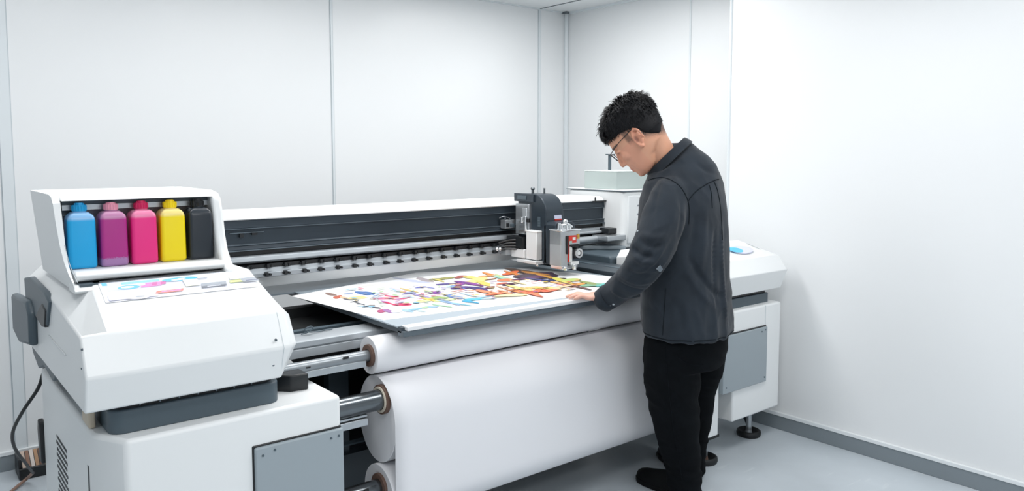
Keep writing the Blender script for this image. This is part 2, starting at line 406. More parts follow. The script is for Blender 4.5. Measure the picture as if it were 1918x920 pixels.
# ---- gantry beam
bw = MB().prism_x([(3.075, 1.170), (3.085, 1.188), (3.11, 1.195), (3.36, 1.195), (3.36, 1.165), (3.10, 1.165)], 0.82, 3.17, W)
gb = obj('gantry_beam', MB().prism_x([(3.09, 1.168), (3.085, 1.135), (3.098, 1.131), (3.098, 1.069), (3.09, 1.065), (3.085, 1.047), (3.11, 1.042), (3.11, 1.024), (3.34, 1.024), (3.34, 1.168)], 0.82, 3.225, M['beam']), PR, bevel=0.002, label='anthracite gantry beam with a white top')
obj('beam_cover', bw, gb, bevel=0.004, label='white top cover of the beam')
obj('edge_strip', MB().box(0.83, 3.19, 3.083, 3.09, 1.132, 1.1345, M['beamlip']).box(0.83, 3.19, 3.083, 3.09, 1.066, 1.0685, M['beamlip']).box(0.83, 3.19, 3.078, 3.088, 1.043, 1.0465, M['beamlip']), gb)
obj('beam_latch', MB().box(1.06, 1.20, 3.088, 3.1, 1.115, 1.118, M['beamlip']).box(1.10, 1.115, 3.084, 3.1, 1.098, 1.115, M['black']).box(1.15, 1.172, 3.086, 3.1, 1.105, 1.114, M['black']), gb)
rl = obj('lower_rail', MB().prism_x([(3.085, 1.022), (3.075, 1.016), (3.07, 1.0), (3.08, 0.992), (3.13, 0.985), (3.13, 0.968), (3.08, 0.968), (3.075, 0.953), (3.065, 0.950), (3.065, 0.932), (3.085, 0.928), (3.13, 0.928), (3.13, 1.022)], 0.82, 3.19, mat('lower_rail_grey', '#9ba2a8', 0.42, 0.4, var=0.04, vscale=15)), gb, bevel=0.0015, label='silver lower rail of the beam')
obj('black_channel', MB().box(0.83, 3.19, 3.082, 3.12, 0.969, 0.984, M['black']).box(0.83, 3.19, 3.10, 3.12, 1.024, 1.042, M['black']), gb)
ck = MB().box(0, 0.030, 0, 0.012, 0.004, 0.010, M['black']).box(0.004, 0.016, -0.006, 0.012, 0, 0.016, M['black']).cyl((0.025, -0.005, 0.006), (0.025, 0.010, 0.006), 0.005, M['black'], seg=10)
clip0 = obj('rail_clip', ck, gb)
base_loc = V((0, 0, 0)) - WP[gb]
first = True
for row, (yy, zz) in enumerate(((3.075, 0.968), (3.058, 0.936))):
    for i in range(22 if row == 0 else 20):
        x = 0.90 + i*0.078 + row*0.07 + random.uniform(-0.006, 0.006)
        if x > 2.6: continue
        o = clip0 if first else clip0.copy()
        if not first: C.objects.link(o); o.parent = gb
        first = False
        o.location = V((x, yy, zz)) - WP[gb]
fa = MB().prism_x([(3.128, 0.882), (3.122, 0.890), (3.116, 0.9275), (3.16, 0.9275), (3.16, 0.882)], 0.915, 3.15, M['white'])
obj('rear_fascia', fa, PR)

# ---- sliding print table
tb = obj('print_table', MB().box(1.322, 2.66, 2.215, 3.30, 0.832, 0.8525, M['tabledark']), PR, bevel=0.002, label='grey flat print table')
obj('table_surface', MB().prism_z([(1.318, 2.235), (2.66, 2.235), (2.66, 2.55), (1.32, 2.55)], 0.850, 0.8545, M['table']), tb)
obj('rear_surface', MB().box(1.322, 2.66, 2.55, 3.08, 0.848, 0.8542, M['tableback']).box(1.0, 2.66, 3.08, 3.31, 0.848, 0.8542, M['tableback']), tb, label='darker grey rear strip of the print table')
lp = MB().box(1.335, 2.66, 2.196, 2.236, 0.8415, 0.856, M['lip'])
obj('front_strip', lp, tb, bevel=0.002, label='white strip along the table front')
obj('lower_edge', MB().box(1.322, 2.66, 2.200, 2.24, 0.822, 0.8410, mat('table_under_strip', '#59646c', 0.4)), tb, bevel=0.002)
# ---- front rail under the table, dark inner deck
obj('front_rail', MB().prism_x([(2.40, 0.757), (2.40, 0.786), (2.405, 0.790), (2.395, 0.793), (2.395, 0.812), (2.405, 0.816), (2.50, 0.816), (2.50, 0.757)], 0.90, 2.96, M['alu']), PR, bevel=0.0015, label='silver front rail under the table')
obj('rail_bolt', MB().ell((1.385, 2.385, 0.824), (0.014, 0.010, 0.007), M['chrome']).cyl((1.36, 2.39, 0.820), (1.39, 2.385, 0.820), 0.006, M['chrome'], seg=12), PR)
screw(PR, (0.985, 2.394, 0.802), (0, -1, 0), 0.005)
obj('inner_bar', MB().box(0.90, 2.9, 2.60, 2.63, 0.775, 0.800, M['slate']), PR)
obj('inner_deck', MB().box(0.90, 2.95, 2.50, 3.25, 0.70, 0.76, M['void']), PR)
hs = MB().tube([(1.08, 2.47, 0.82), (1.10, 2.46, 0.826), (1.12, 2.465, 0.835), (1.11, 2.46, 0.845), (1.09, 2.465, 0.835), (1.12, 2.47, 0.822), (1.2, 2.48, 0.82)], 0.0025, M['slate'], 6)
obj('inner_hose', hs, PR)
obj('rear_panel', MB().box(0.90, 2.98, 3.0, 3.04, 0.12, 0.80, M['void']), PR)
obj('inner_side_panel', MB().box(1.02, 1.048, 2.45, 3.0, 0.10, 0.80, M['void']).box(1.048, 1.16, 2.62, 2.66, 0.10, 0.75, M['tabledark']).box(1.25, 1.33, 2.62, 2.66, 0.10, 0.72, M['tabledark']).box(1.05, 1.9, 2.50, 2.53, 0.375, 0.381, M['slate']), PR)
obj('lower_crossbar', MB().box(1.05, 2.98, 2.60, 2.66, 0.13, 0.30, M['tabledark']), PR)
# ---- shafts
s1 = MB().cyl((0.9, 2.32, 0.7485), (1.30, 2.32, 0.7485), 0.0195, M['spindle'], seg=20).box(0.9, 1.235, 2.30, 2.34, 0.716, 0.738, M['silver']).box(1.02, 1.035, 2.298, 2.30, 0.748, 0.754, M['black']).box(1.15, 1.17, 2.298, 2.302, 0.756, 0.764, M['black'])
obj('upper_spindle', s1, PR, bevel=0.002, label='silver upper spindle')
s2 = MB().cyl((1.03, 2.26, 0.608), (1.31, 2.26, 0.608), 0.0345, M['steel'], seg=24).box(1.03, 1.21, 2.245, 2.285, 0.535, 0.560, M['silver']).box(1.03, 1.21, 2.250, 2.28, 0.563, 0.572, M['silver'])
obj('middle_spindle', s2, PR, bevel=0.002, label='dark steel middle spindle')
s3 = MB().cyl((1.03, 2.27, 0.300), (1.31, 2.27, 0.300), 0.030, M['steel'], seg=24).box(1.03, 1.25, 2.25, 2.29, 0.245, 0.262, M['silver']).box(1.19, 1.205, 2.238, 2.245, 0.31, 0.322, M['black'])
obj('lower_spindle', s3, PR, bevel=0.002, label='dark steel lower spindle')

# ---- right hand end
dk = obj('right_deck', MB().prism_x([(2.76, 0.80), (2.76, 0.896), (2.775, 0.905), (3.31, 0.905), (3.31, 0.80)], 2.90, 3.40, M['slate']), PR, bevel=0.01, seg=3, label='slate grey deck right of the table')
obj('deck_ledge', MB().prism_x([(2.36, 0.80), (2.36, 0.862), (2.37, 0.869), (3.20, 0.869), (3.20, 0.80)], 2.69, 2.91, M['tabledark']).box(2.80, 2.83, 2.50, 2.72, 0.868, 0.872, M['slate']).box(2.80, 2.83, 2.78, 2.96, 0.868, 0.872, M['slate']), dk, bevel=0.006)
rt = MB()
rbox(rt, 3.185, 3.53, 2.94, 3.39, 0.906, 1.226, W, 0.03)
rt = obj('right_tower', rt, PR, bevel=0.012, seg=3, label='white tower at the right end of the beam')
obj('tower_lid', MB().box(3.178, 3.535, 2.93, 3.40, 1.225, 1.2285, M['beamlip']).box(3.182, 3.532, 2.935, 3.395, 1.2285, 1.234, W), rt, bevel=0.002)
obj('front_panel', MB().box(3.215, 3.50, 2.932, 2.95, 0.93, 1.205, M['white2']), rt, bevel=0.008, seg=3)
be = MB().stations([[(x, 3.075, 1.168), (x, 2.99, 1.03), (x, 2.99, 1.01), (x, 3.085, 1.005), (x, 3.10, 1.168)] for x in (3.20, 3.212)], M['black']).cyl((3.10, 3.075, 1.165), (3.10, 3.075, 1.192), 0.004, M['black']).box(3.08, 3.21, 3.07, 3.09, 1.166, 1.172, M['black'])
obj('end_bracket', be, gb, label='black bracket at the right end of the beam')
cp = MB().box(3.05, 3.20, 2.93, 3.05, 0.958, 0.985, M['silver']).prism_z([(2.98, 3.08), (3.19, 2.92), (3.19, 3.08)], 0.906, 0.925, M['grey']).box(3.12, 3.19, 2.99, 3.06, 0.99, 1.02, M['black'])
obj('end_fitting', cp, rt, bevel=0.003)
obj('guide_tube', MB().cyl((2.66, 3.02, 0.965), (3.10, 3.02, 0.965), 0.018, M['alu'], seg=16).cyl((2.60, 3.05, 1.0), (3.19, 3.05, 1.0), 0.008, M['alu'], seg=12), gb)
# grey box and post on the tower
sb = obj('signal_box', MB().box(3.205, 3.48, 3.015, 3.27, 1.234, 1.333, M['box']), PR, bevel=0.003, label='grey box on top of the right tower')
obj('box_lid', MB().box(3.203, 3.482, 3.013, 3.272, 1.333, 1.339, M['boxtop']), sb, bevel=0.002)
obj('signal_post', MB().cyl((3.26, 3.12, 1.338), (3.26, 3.12, 1.342), 0.022, M['boxtop']).cyl((3.26, 3.12, 1.339), (3.26, 3.12, 1.432), 0.0095, M['slate'], seg=18).box(3.235, 3.285, 3.11, 3.13, 1.428, 1.434, M['slate']), sb, label='black post on the grey box')
# right cover
rows = []
def str_(x, dzt, yr, zr, xb=0.0):
    return [(x+xb, 2.13, 0.768), (x, 2.10, 0.862), (x, 2.15, 0.934-dzt), (x, yr, zr), (x, 2.75, zr-0.055), (x+xb, 2.75, 0.768)]
rows = [str_(2.93, 0.03, 2.34, 0.955), str_(2.96, 0, 2.34, 0.992), str_(3.40, 0, 2.34, 0.992), str_(3.465, 0.004, 2.38, 0.950, -0.006), str_(3.474, 0.02, 2.40, 0.93, -0.012)]
rc = obj('end_cover', MB().stations(rows, W), PR, bevel=0.006, seg=3, angle=25, label='white faceted cover at the right end')
sl2 = V((0, 0.19, 0.058)).normalized(); n2 = V((0, -sl2.z, sl2.y))
dm = MB()
def d2(x, s, o): return V((x, 2.15, 0.934)) + sl2*s + n2*(0.0012+o)
dm.poly([d2(3.25+0.10*math.cos(a)*(1 if math.cos(a) > 0 else .6), 0.085+0.045*math.sin(a), 0) for a in [2*PI*i/24 for i in range(24)]], DC['lav'], n2*0.006)
dm.poly([d2(3.22+0.045*math.cos(a), 0.085+0.032*math.sin(a), 0.0065) for a in [2*PI*i/24 for i in range(24)]], DC['cyan'])
obj('control_pad', dm, rc, recalc=False, label='grey and cyan control pad')
obj('top_slot', MB().poly([d2(3.41, 0.07, 0), d2(3.414, 0.07, 0), d2(3.405, 0.15, 0), d2(3.401, 0.15, 0)], M['slate']), rc)
rk = MB(); rbox(rk, 2.95, 3.405, 2.16, 2.74, 0.697, 0.745, M['slate'], 0.01)
rk.box(2.96, 3.39, 2.17, 2.73, 0.745, 0.77, M['black'])
obj('skirt', rk, PR, bevel=0.003, label='slate grey skirt under the right cover')
rb = obj('base_cabinet', MB().box(3.063, 3.455, 2.12, 3.0, 0.165, 0.699, W), PR, bevel=0.010, seg=3, label='white base cabinet at the right end')
obj('panel_seam', MB().box(3.3185, 3.3205, 2.1188, 2.13, 0.60, 0.695, M['jointd']), rb)
obj('access_panel', MB().box(2.965, 3.318, 2.105, 2.60, 0.322, 0.594, M['grey']).box(3.0, 3.322, 2.114, 2.13, 0.590, 0.5995, M['black']), rb, bevel=0.003, label='grey box panel on the right cabinet')
for x, z in ((3.27, 0.575), (3.30, 0.58), (2.99, 0.35), (3.30, 0.345)): screw(rb, (x, 2.105, z), (0, -1, 0))
obj('inner_leg', MB().box(2.885, 2.962, 2.125, 2.30, 0.128, 0.60, W), PR, bevel=0.004)
def foot(name, x, y, parent, h, s=1.0, inside=None):
    mm = MB(); prf = [(0.0, 0.010), (0.030, 0.010), (0.038, 0.016), (0.044, 0.026), (0.050, 0.030), (0.056, 0.026), (0.058, 0.012), (0.054, 0.0), (0.0, 0.0)]
    n_ = 32; rws = [[(x + max(r, 0.001)*s*math.cos(2*PI*i/n_), y + max(r, 0.001)*s*math.sin(2*PI*i/n_), z) for i in range(n_)] for r, z in prf]
    mm.stations(rws, M['blackm'], cap=False)
    mm.cyl((x, y, 0.008), (x, y, 0.030), 0.018*s, inside or M['alu'], 0.014*s, seg=20)
    f = obj(name, mm, parent, angle=60)
    obj('stem', MB().cyl((x, y, 0.025), (x, y, h+0.01), 0.014*s, M['silver'], seg=16).cyl((x, y, h-0.03), (x, y, h-0.018), 0.022*s, M['alu'], seg=6), f)
    yk = MB()
    yk.stations([[(x-0.045*s, y+dy, h-0.012), (x+0.05*s, y+dy, h-0.012), (x+0.035*s, y+dy, 0.03), (x+0.02*s, y+dy, 0.03)] for dy in (0.018, 0.026)], M['blackm'])
    yk.box(x-0.05*s, x+0.055*s, y-0.04, y+0.04, h-0.012, h+0.001, M['blackm'])
    obj('bracket', yk, f, bevel=0.002)
    return f
foot('levelling_foot', 3.375, 2.235, rb, 0.165, 1.05)
foot('levelling_foot', 3.11, 2.70, rb, 0.165, 1.0)
foot('levelling_foot', 3.39, 2.9, rb, 0.165)
for x, y in ((0.45, 2.3), (0.96, 2.22), (0.96, 2.95), (0.45, 2.95)): foot('levelling_foot', x, y, bc, 0.10)
foot('levelling_foot', 2.915, 2.165, PR, 0.128, 1.08, M['core'])
rbp = MB().stations([[(x, 3.05, 0.36), (x, 3.05, 0.44), (x, 3.07, 0.50), (x, 3.10, 0.51), (x, 3.115, 0.47), (x, 3.10, 0.36)] for x in (0.378, 0.396)], M['black'])
obj('rear_bumper', rbp, bc, bevel=0.005, label='black bumper behind the left cabinet')

# ---- print carriage
cg = MB()
# main cover: side profile swept along x, rounded front shoulder
def arc(cy, cz, r, a0, a1, n=8): return [(cy + r*math.cos(a0+(a1-a0)*i/n), cz + r*math.sin(a0+(a1-a0)*i/n)) for i in range(n+1)]
prof = [(3.03, 0.93), (3.03, 1.235)] + arc(2.905, 1.145, 0.09, PI/2, PI, 10) + [(2.815, 1.05), (2.81, 0.897), (2.86, 0.897), (2.93, 0.93)]
ca = obj('print_carriage', cg.prism_x(prof, 2.50, 2.615, M['beam']), PR, bevel=0.004, label='black and silver print carriage on the beam')
hd = MB().prism_y([(2.50, 0.897)] + [(2.50, 1.07)] + [(2.515+0.015*math.cos(a), 1.085+0.02*math.sin(a)) for a in [PI-PI/2*i/5 for i in range(6)]] + [(2.60+0.03*math.cos(a), 1.075+0.03*math.sin(a)) for a in [PI/2-PI/2*i/5 for i in range(6)]] + [(2.63, 0.95), (2.615, 0.95), (2.615, 1.07), (2.605, 1.088), (2.53, 1.09), (2.518, 1.075), (2.518, 0.897)], 2.745, 2.83, M['beam'])
obj('head_arch', hd, ca, bevel=0.003)
obj('recess', MB().box(2.515, 2.615, 2.765, 2.82, 0.90, 1.088, M['void']), ca)
obj('cover_label', MB().poly([(2.555, 2.816, 1.115), (2.602, 2.816, 1.115), (2.600, 2.8205, 1.155), (2.551, 2.8205, 1.155)], DC['lav'], (0, -0.003, 0)).box(2.557, 2.602, 2.8115, 2.818, 1.108, 1.114, M['red']), ca, label='white and red label on the carriage')
obj('top_bracket', MB().box(2.49, 2.52, 2.90, 3.05, 1.195, 1.236, M['beam']).box(2.486, 2.493, 2.95, 3.02, 1.205, 1.225, M['slate']), ca, bevel=0.002)
obj('top_fitting', MB().cyl((2.53, 2.95, 1.230), (2.53, 2.95, 1.258), 0.007, M['steel'], seg=12).ell((2.53, 2.95, 1.260), (0.011, 0.011, 0.009), M['steel']), ca)
obj('top_pin', MB().cyl((2.59, 2.93, 1.230), (2.59, 2.93, 1.262), 0.005, M['steel'], seg=12), ca)
obj('side_plate', MB().box(2.484, 2.502, 2.925, 3.03, 1.03, 1.185, M['silver']).box(2.482, 2.486, 2.94, 2.975, 1.07, 1.165, M['alu']), ca, bevel=0.002, label='silver plate on the side of the carriage')
obj('side_valve', MB().box(2.470, 2.49, 2.945, 2.985, 1.035, 1.10, M['chrome']).cyl((2.476, 2.94, 1.05), (2.476, 2.94, 1.125), 0.008, M['chrome'], seg=12).cyl((2.48, 2.925, 1.095), (2.48, 2.925, 1.115), 0.010, M['black'], seg=12).cyl((2.474, 2.965, 1.09), (2.474, 2.965, 1.12), 0.011, M['chrome'], seg=12), ca, bevel=0.001)
obj('ink_box', MB().box(2.465, 2.502, 2.845, 2.925, 0.914, 1.055, M['white2']).box(2.463, 2.50, 2.842, 2.928, 1.048, 1.058, W), ca, bevel=0.004, label='white box on the side of the carriage')
obj('lower_plate', MB().box(2.455, 2.51, 2.84, 2.985, 0.893, 0.910, M['white2']).cyl((2.47, 2.845, 0.884), (2.47, 2.845, 0.898), 0.008, M['chrome'], seg=12).box(2.455, 2.50, 2.93, 3.03, 0.915, 0.96, M['white2']), ca, bevel=0.003)
cbm = MB().box(2.45, 2.50, 2.935, 3.06, 0.965, 1.02, M['black']).box(2.42, 2.46, 3.03, 3.075, 0.925, 0.965, M['silver'])
for i in range(4): cbm.tube([(2.40, 3.06, 0.985-i*0.012), (2.43, 3.02, 1.0-i*0.014), (2.47, 2.97, 1.005-i*0.016)], 0.005, M['black'], 8)
for i in range(3): cbm.ell((2.385+i*0.02, 3.055, 0.955), (0.011, 0.009, 0.011), M['chrome'], seg=12)
obj('cable_chain', cbm, ca)
obj('rear_module', MB().box(2.43, 2.49, 3.045, 3.085, 1.058, 1.10, M['silver']).box(2.436, 2.452, 3.04, 3.046, 1.065, 1.085, M['black']).box(2.46, 2.485, 3.04, 3.046, 1.064, 1.08, M['slate']).cyl((2.44, 3.06, 1.10), (2.44, 3.06, 1.112), 0.006, M['steel'], seg=10).cyl((2.47, 3.06, 1.10), (2.47, 3.06, 1.108), 0.008, M['steel'], seg=10).tube([(2.41, 3.07, 1.11), (2.43, 3.06, 1.118), (2.46, 3.05, 1.11)], 0.003, M['steel'], 6), ca, bevel=0.001)
obj('side_vent', MB().box(2.4975, 2.502, 2.855, 2.875, 1.075, 1.125, M['slate']).box(2.4965, 2.502, 2.857, 2.873, 1.08, 1.084, M['beamlip']).box(2.4965, 2.502, 2.857, 2.873, 1.092, 1.096, M['beamlip']).box(2.4965, 2.502, 2.857, 2.873, 1.105, 1.109, M['beamlip']), ca)
sn = obj('sensor_head', MB().box(2.50, 2.625, 2.67, 2.75, 0.985, 1.055, M['silver']).box(2.50, 2.545, 2.67, 2.75, 0.885, 0.99, M['alu']).box(2.498, 2.63, 2.665, 2.755, 1.052, 1.060, M['chrome']), ca, bevel=0.003, label='silver sensor head at the carriage front')
obj('sensor_label', MB().box(2.552, 2.598, 2.666, 2.67, 0.995, 1.03, M['red']).box(2.572, 2.59, 2.664, 2.668, 1.008, 1.022, W).box(2.604, 2.618, 2.666, 2.67, 1.012, 1.035, M['amber']).box(2.549, 2.568, 2.665, 2.669, 0.995, 1.005, M['mint']).box(2.532, 2.545, 2.665, 2.67, 0.945, 1.03, M['black']).box(2.546, 2.549, 2.664, 2.67, 0.905, 1.03, M['red']), sn, label='red and amber label on the sensor head')
obj('sensor_lens', MB().cyl((2.60, 2.70, 0.945), (2.60, 2.655, 0.945), 0.026, M['black'], seg=24).ring((2.60, 2.655, 0.945), (0, -1, 0), 0.014, 0.023, 0.008, M['chrome']).cyl((2.60, 2.656, 0.945), (2.60, 2.65, 0.945), 0.010, M['white2'], seg=16).box(2.555, 2.635, 2.69, 2.74, 0.935, 0.985, M['black']), sn)
obj('sensor_bottle', MB().cyl((2.565, 2.68, 0.905), (2.565, 2.68, 0.965), 0.014, M['white2'], seg=16).ell((2.565, 2.68, 0.965), (0.014, 0.014, 0.012), M['white2']), sn)
obj('sensor_base', MB().box(2.50, 2.60, 2.66, 2.74, 0.873, 0.888, M['chrome']).cyl((2.52, 2.66, 0.868), (2.52, 2.66, 0.885), 0.009, M['chrome'], seg=12).cyl((2.58, 2.66, 0.868), (2.58, 2.66, 0.892), 0.011, M['chrome'], seg=12).box(2.56, 2.61, 2.66, 2.70, 0.89, 0.905, M['white2']), sn, bevel=0.001)
tpf = MB()
for x, y, r, h in ((2.53, 2.70, 0.011, 0.022), (2.555, 2.70, 0.014, 0.036), (2.58, 2.70, 0.010, 0.018), (2.60, 2.72, 0.012, 0.014), (2.545, 2.73, 0.012, 0.03)):
    tpf.cyl((x, y, 1.058), (x, y, 1.058+h), r, M['chrome'], r*0.7, seg=12)
tpf.ell((2.555, 2.70, 1.097), (0.014, 0.012, 0.010), M['chrome'], seg=12)
tpf.tube([(2.53, 2.70, 1.078), (2.56, 2.69, 1.085), (2.59, 2.70, 1.075), (2.61, 2.71, 1.068)], 0.005, M['chrome'], 8)
obj('sensor_fitting', tpf, sn)
sn.location += V((-0.035, 0.0, 0.016))

# ------------------------------------------------------------------ ink bottles
bot_cols = [('cyan', '#10a9e6', '#0f9ed8', 0.0), ('violet', '#b02a86', '#ea9cb2', 0.0), ('pink', '#f02a86', '#d11a5c', 0.0), ('yellow', '#fbe100', '#fbdc00', 0.0), ('black', '#1c242d', '#0d1014', 0.0)]
def bottle_mat(n, c, low=None):
    m = mat('ink_' + n, c, 0.32, coat=0.15)
    nt = m.node_tree; b = nt.nodes['Principled BSDF']
    b.inputs['Subsurface Weight'].default_value = 0.0
    tc = nt.nodes.new('ShaderNodeTexCoord'); sx = nt.nodes.new('ShaderNodeSeparateXYZ')
    nt.links.new(tc.outputs['Object'], sx.inputs[0])
    # paler translucent plastic above the ink level, milky film at the bottom of the violet one
    r = nt.nodes.new('ShaderNodeMapRange'); r.inputs['From Min'].default_value = 0.134; r.inputs['From Max'].default_value = 0.142; r.inputs['To Max'].default_value = 0.30
    nt.links.new(sx.outputs['Z'], r.inputs['Value'])
    mx = nt.nodes.new('ShaderNodeMix'); mx.data_type = 'RGBA'; mx.inputs[6].default_value = (*srgb(c), 1); mx.inputs[7].default_value = (*srgb('#e6dff0' if n != 'black' else '#2c3640'), 1)
    nt.links.new(r.outputs['Result'], mx.inputs['Factor'])
    out = mx.outputs[2]
    if low:
        nz = nt.nodes.new('ShaderNodeTexNoise'); nz.inputs['Scale'].default_value = 220
        ad = nt.nodes.new('ShaderNodeMath'); ad.operation = 'MULTIPLY_ADD'; ad.inputs[1].default_value = 0.014
        nt.links.new(tc.outputs['Object'], nz.inputs['Vector']); nt.links.new(nz.outputs['Fac'], ad.inputs[0]); nt.links.new(sx.outputs['Z'], ad.inputs[2])
        r2 = nt.nodes.new('ShaderNodeMapRange'); r2.inputs['From Min'].default_value = 0.033; r2.inputs['From Max'].default_value = 0.028; r2.inputs['To Max'].default_value = 0.75
        nt.links.new(ad.outputs[0], r2.inputs['Value'])
        m2 = nt.nodes.new('ShaderNodeMix'); m2.data_type = 'RGBA'; m2.inputs[7].default_value = (*srgb(low), 1)
        nt.links.new(r2.outputs['Result'], m2.inputs['Factor']); nt.links.new(out, m2.inputs[6]); out = m2.outputs[2]
    nt.links.new(out, b.inputs['Base Color'])
    return m
def rrect(hx, hy, r, n=5):
    out = []
    for cx, cy, a0 in ((hx-r, -hy+r, -PI/2), (hx-r, hy-r, 0), (-hx+r, hy-r, PI/2), (-hx+r, -hy+r, PI)):
        for k in range(n+1):
            a = a0 + PI/2*k/n; out.append((cx + r*math.cos(a), cy + r*math.sin(a)))
    return out
def bottle_mesh(m):
    mb = MB(); rows = []
    for z, s, r in ((0.0, 0.88, 0.010), (0.003, 0.96, 0.011), (0.008, 1.0, 0.011), (0.075, 0.985, 0.011), (0.132, 0.965, 0.011), (0.141, 0.94, 0.011), (0.148, 0.86, 0.010), (0.154, 0.70, 0.010), (0.158, 0.56, 0.010)):
        rows.append([(x, y, z) for x, y in rrect(0.0365*s, 0.037*s, r*s)])
    mb.stations(rows, m)
    mb.cyl((0, 0, 0.155), (0, 0, 0.163), 0.0175, m, seg=20)
    return mb
def cap_mesh(m, full):
    mb = MB(); mb.cyl((0, 0, 0.161), (0, 0, 0.179), 0.0190, m, 0.0178, seg=24)
    for i in range(18):
        a = 2*PI*i/18; d = V((math.cos(a), math.sin(a), 0)); t = V((-d.y, d.x, 0))
        p = d*0.0186
        mb.stations([[V((0, 0, z)) + p - t*0.0014, V((0, 0, z)) + p + t*0.0014, V((0, 0, z)) + p + d*0.0014] for z in (0.163, 0.177)], m)
    h = 0.008 if full else 0.006
    mb.cyl((0, 0, 0.177), (0, 0, 0.177+h), 0.0115, m, 0.0100, seg=16)
    mb.box(-0.0125, 0.0125, -0.003, 0.003, 0.177, 0.177+h*0.8, m)
    mb.box(-0.003, 0.003, -0.0125, 0.0125, 0.177, 0.177+h*0.8, m)
    return mb
blabels = ['cyan ink bottle with a bright blue ribbed cap, leftmost in the tower', 'translucent violet ink bottle with a pale pink cap and milky bottom', 'hot pink ink bottle with a crimson ribbed cap', 'bright yellow ink bottle with a yellow cap', 'black ink bottle with a black cap, nearest the gantry beam']
bx = [0.4285, 0.510, 0.5915, 0.673, 0.754]
for i, (n, c, cc, t_) in enumerate(bot_cols):
    m = bottle_mat(n, c, '#a98fc0' if n == 'violet' else None); cm = mat('cap_' + n, cc, 0.3)
    root = empty('ink_bottle', (bx[i], 2.480, 1.1095), blabels[i], 'bottle', 'ink bottles in the tower')
    for nm, mb in (('bottle_body', bottle_mesh(m)), ('cap', cap_mesh(cm, n != 'violet'))):
        o = obj(nm, mb, root, world=False, loc=(0, 0, 0), angle=50)
    root.rotation_euler.z = math.radians((-0.6, 1.0, 0.5, -0.5, 0.8)[i])

# ------------------------------------------------------------------ paper rolls
def roll(name, prof_fn, x0, x1, label, core_c, core_r, sheet=None):
    n = 56
    outer = [prof_fn(2*PI*i/n) for i in range(n)]
    root = empty(name, ((x0+x1)/2, core_c[0], min(z for _, z in outer)), label, 'paper roll')
    mb = MB()
    vs = []; fs = []
    cr = core_r
    inner = [(core_c[0] + cr*math.cos(2*PI*i/n), core_c[1] + cr*math.sin(2*PI*i/n)) for i in range(n)]
    bev = [((o[0]*0.985+core_c[0]*0.015), (o[1]*0.985+core_c[1]*0.015)) for o in outer]
    loops = [(x0+0.004, inner), (x0, bev), (x0+0.002, outer), (x1-0.002, outer), (x1, bev), (x1-0.004, inner)]
    for x, lp_ in loops: vs += [(x, y, z) for y, z in lp_]
    for k in range(len(loops)):
        k2 = (k+1) % len(loops)
        for i in range(n):
            j = (i+1) % n; fs.append((k*n+i, k*n+j, k2*n+j, k2*n+i))
    mb.faces(vs, fs, M['paper'])
    return root, mb
# upper roll, just below the table
c1 = (2.32, 0.748); r1 = 0.064
rt1, mb = roll('paper_roll', lambda a: (c1[0]+r1*math.cos(a), c1[1]+r1*math.sin(a)), 1.255, 2.85, 'thin white paper roll directly under the print table', c1, 0.038)
obj('paper', mb, rt1)
obj('core', MB().ring((1.250, *c1), (1, 0, 0), 0.0225, 0.038, 1.60, M['core']), rt1, label='brown cardboard core')
# big sagging roll in the middle with its web running down to the lower roll
c2 = (2.30, 0.530); core2 = (2.26, 0.608)
def p2(a):
    return (c2[0]+0.127*math.cos(a), c2[1]+0.150*math.sin(a))
rt2, mb = roll('paper_roll', p2, 1.272, 2.85, 'thick white paper roll whose wide sheet hangs down in front', core2, 0.050)
obj('paper', mb, rt2)
web = MB()
path = []
for i in range(15):
    a = math.radians(95 + 85*i/14); y, z = p2(a); path.append((y - 0.0012*0, z))
path = [(y-0.002, z+0.0005) for y, z in path] + [(2.1715, 0.45), (2.172, 0.38), (2.1722, 0.30)]
for i in range(8):
    a = math.radians(180 + 75*i/7); path.append((2.275+0.1030*math.cos(a), 0.276+0.1030*math.sin(a)))
nx = 24
xs = [1.268 + (2.852-1.268)*i/nx for i in range(nx+1)]
vs = [(x, y - 0.0015*math.sin(x*5)*(1 if 0.30 < z < 0.5 else 0), z) for x in xs for y, z in path]; n = len(path)
fs = [(i*n+k, i*n+k+1, (i+1)*n+k+1, (i+1)*n+k) for i in range(nx) for k in range(n-1)]
web.faces(vs, fs, M['paper'])
wo = obj('hanging_sheet', web, rt2, angle=60)
sd = wo.modifiers.new('solid', 'SOLIDIFY'); sd.thickness = 0.0015; sd.offset = 0
obj('core', MB().ring((1.262, *core2), (1, 0, 0), 0.037, 0.050, 1.59, M['core']), rt2, label='brown cardboard core')
obj('core_plug', MB().ring((1.258, *core2), (1, 0, 0), 0.0362, 0.044, 0.02, M['corein']), rt2, label='cream plug in the core')
c3 = (2.275, 0.276)
rt3, mb = roll('paper_roll', lambda a: (c3[0]+0.1005*math.cos(a), c3[1]+0.1005*math.sin(a)), 1.262, 2.85, 'lowest white paper roll, take-up roll near the floor', (2.27, 0.30), 0.048)
obj('paper', mb, rt3)
obj('core', MB().ring((1.256, 2.27, 0.30), (1, 0, 0), 0.031, 0.048, 1.59, M['core']), rt3, label='brown cardboard core')

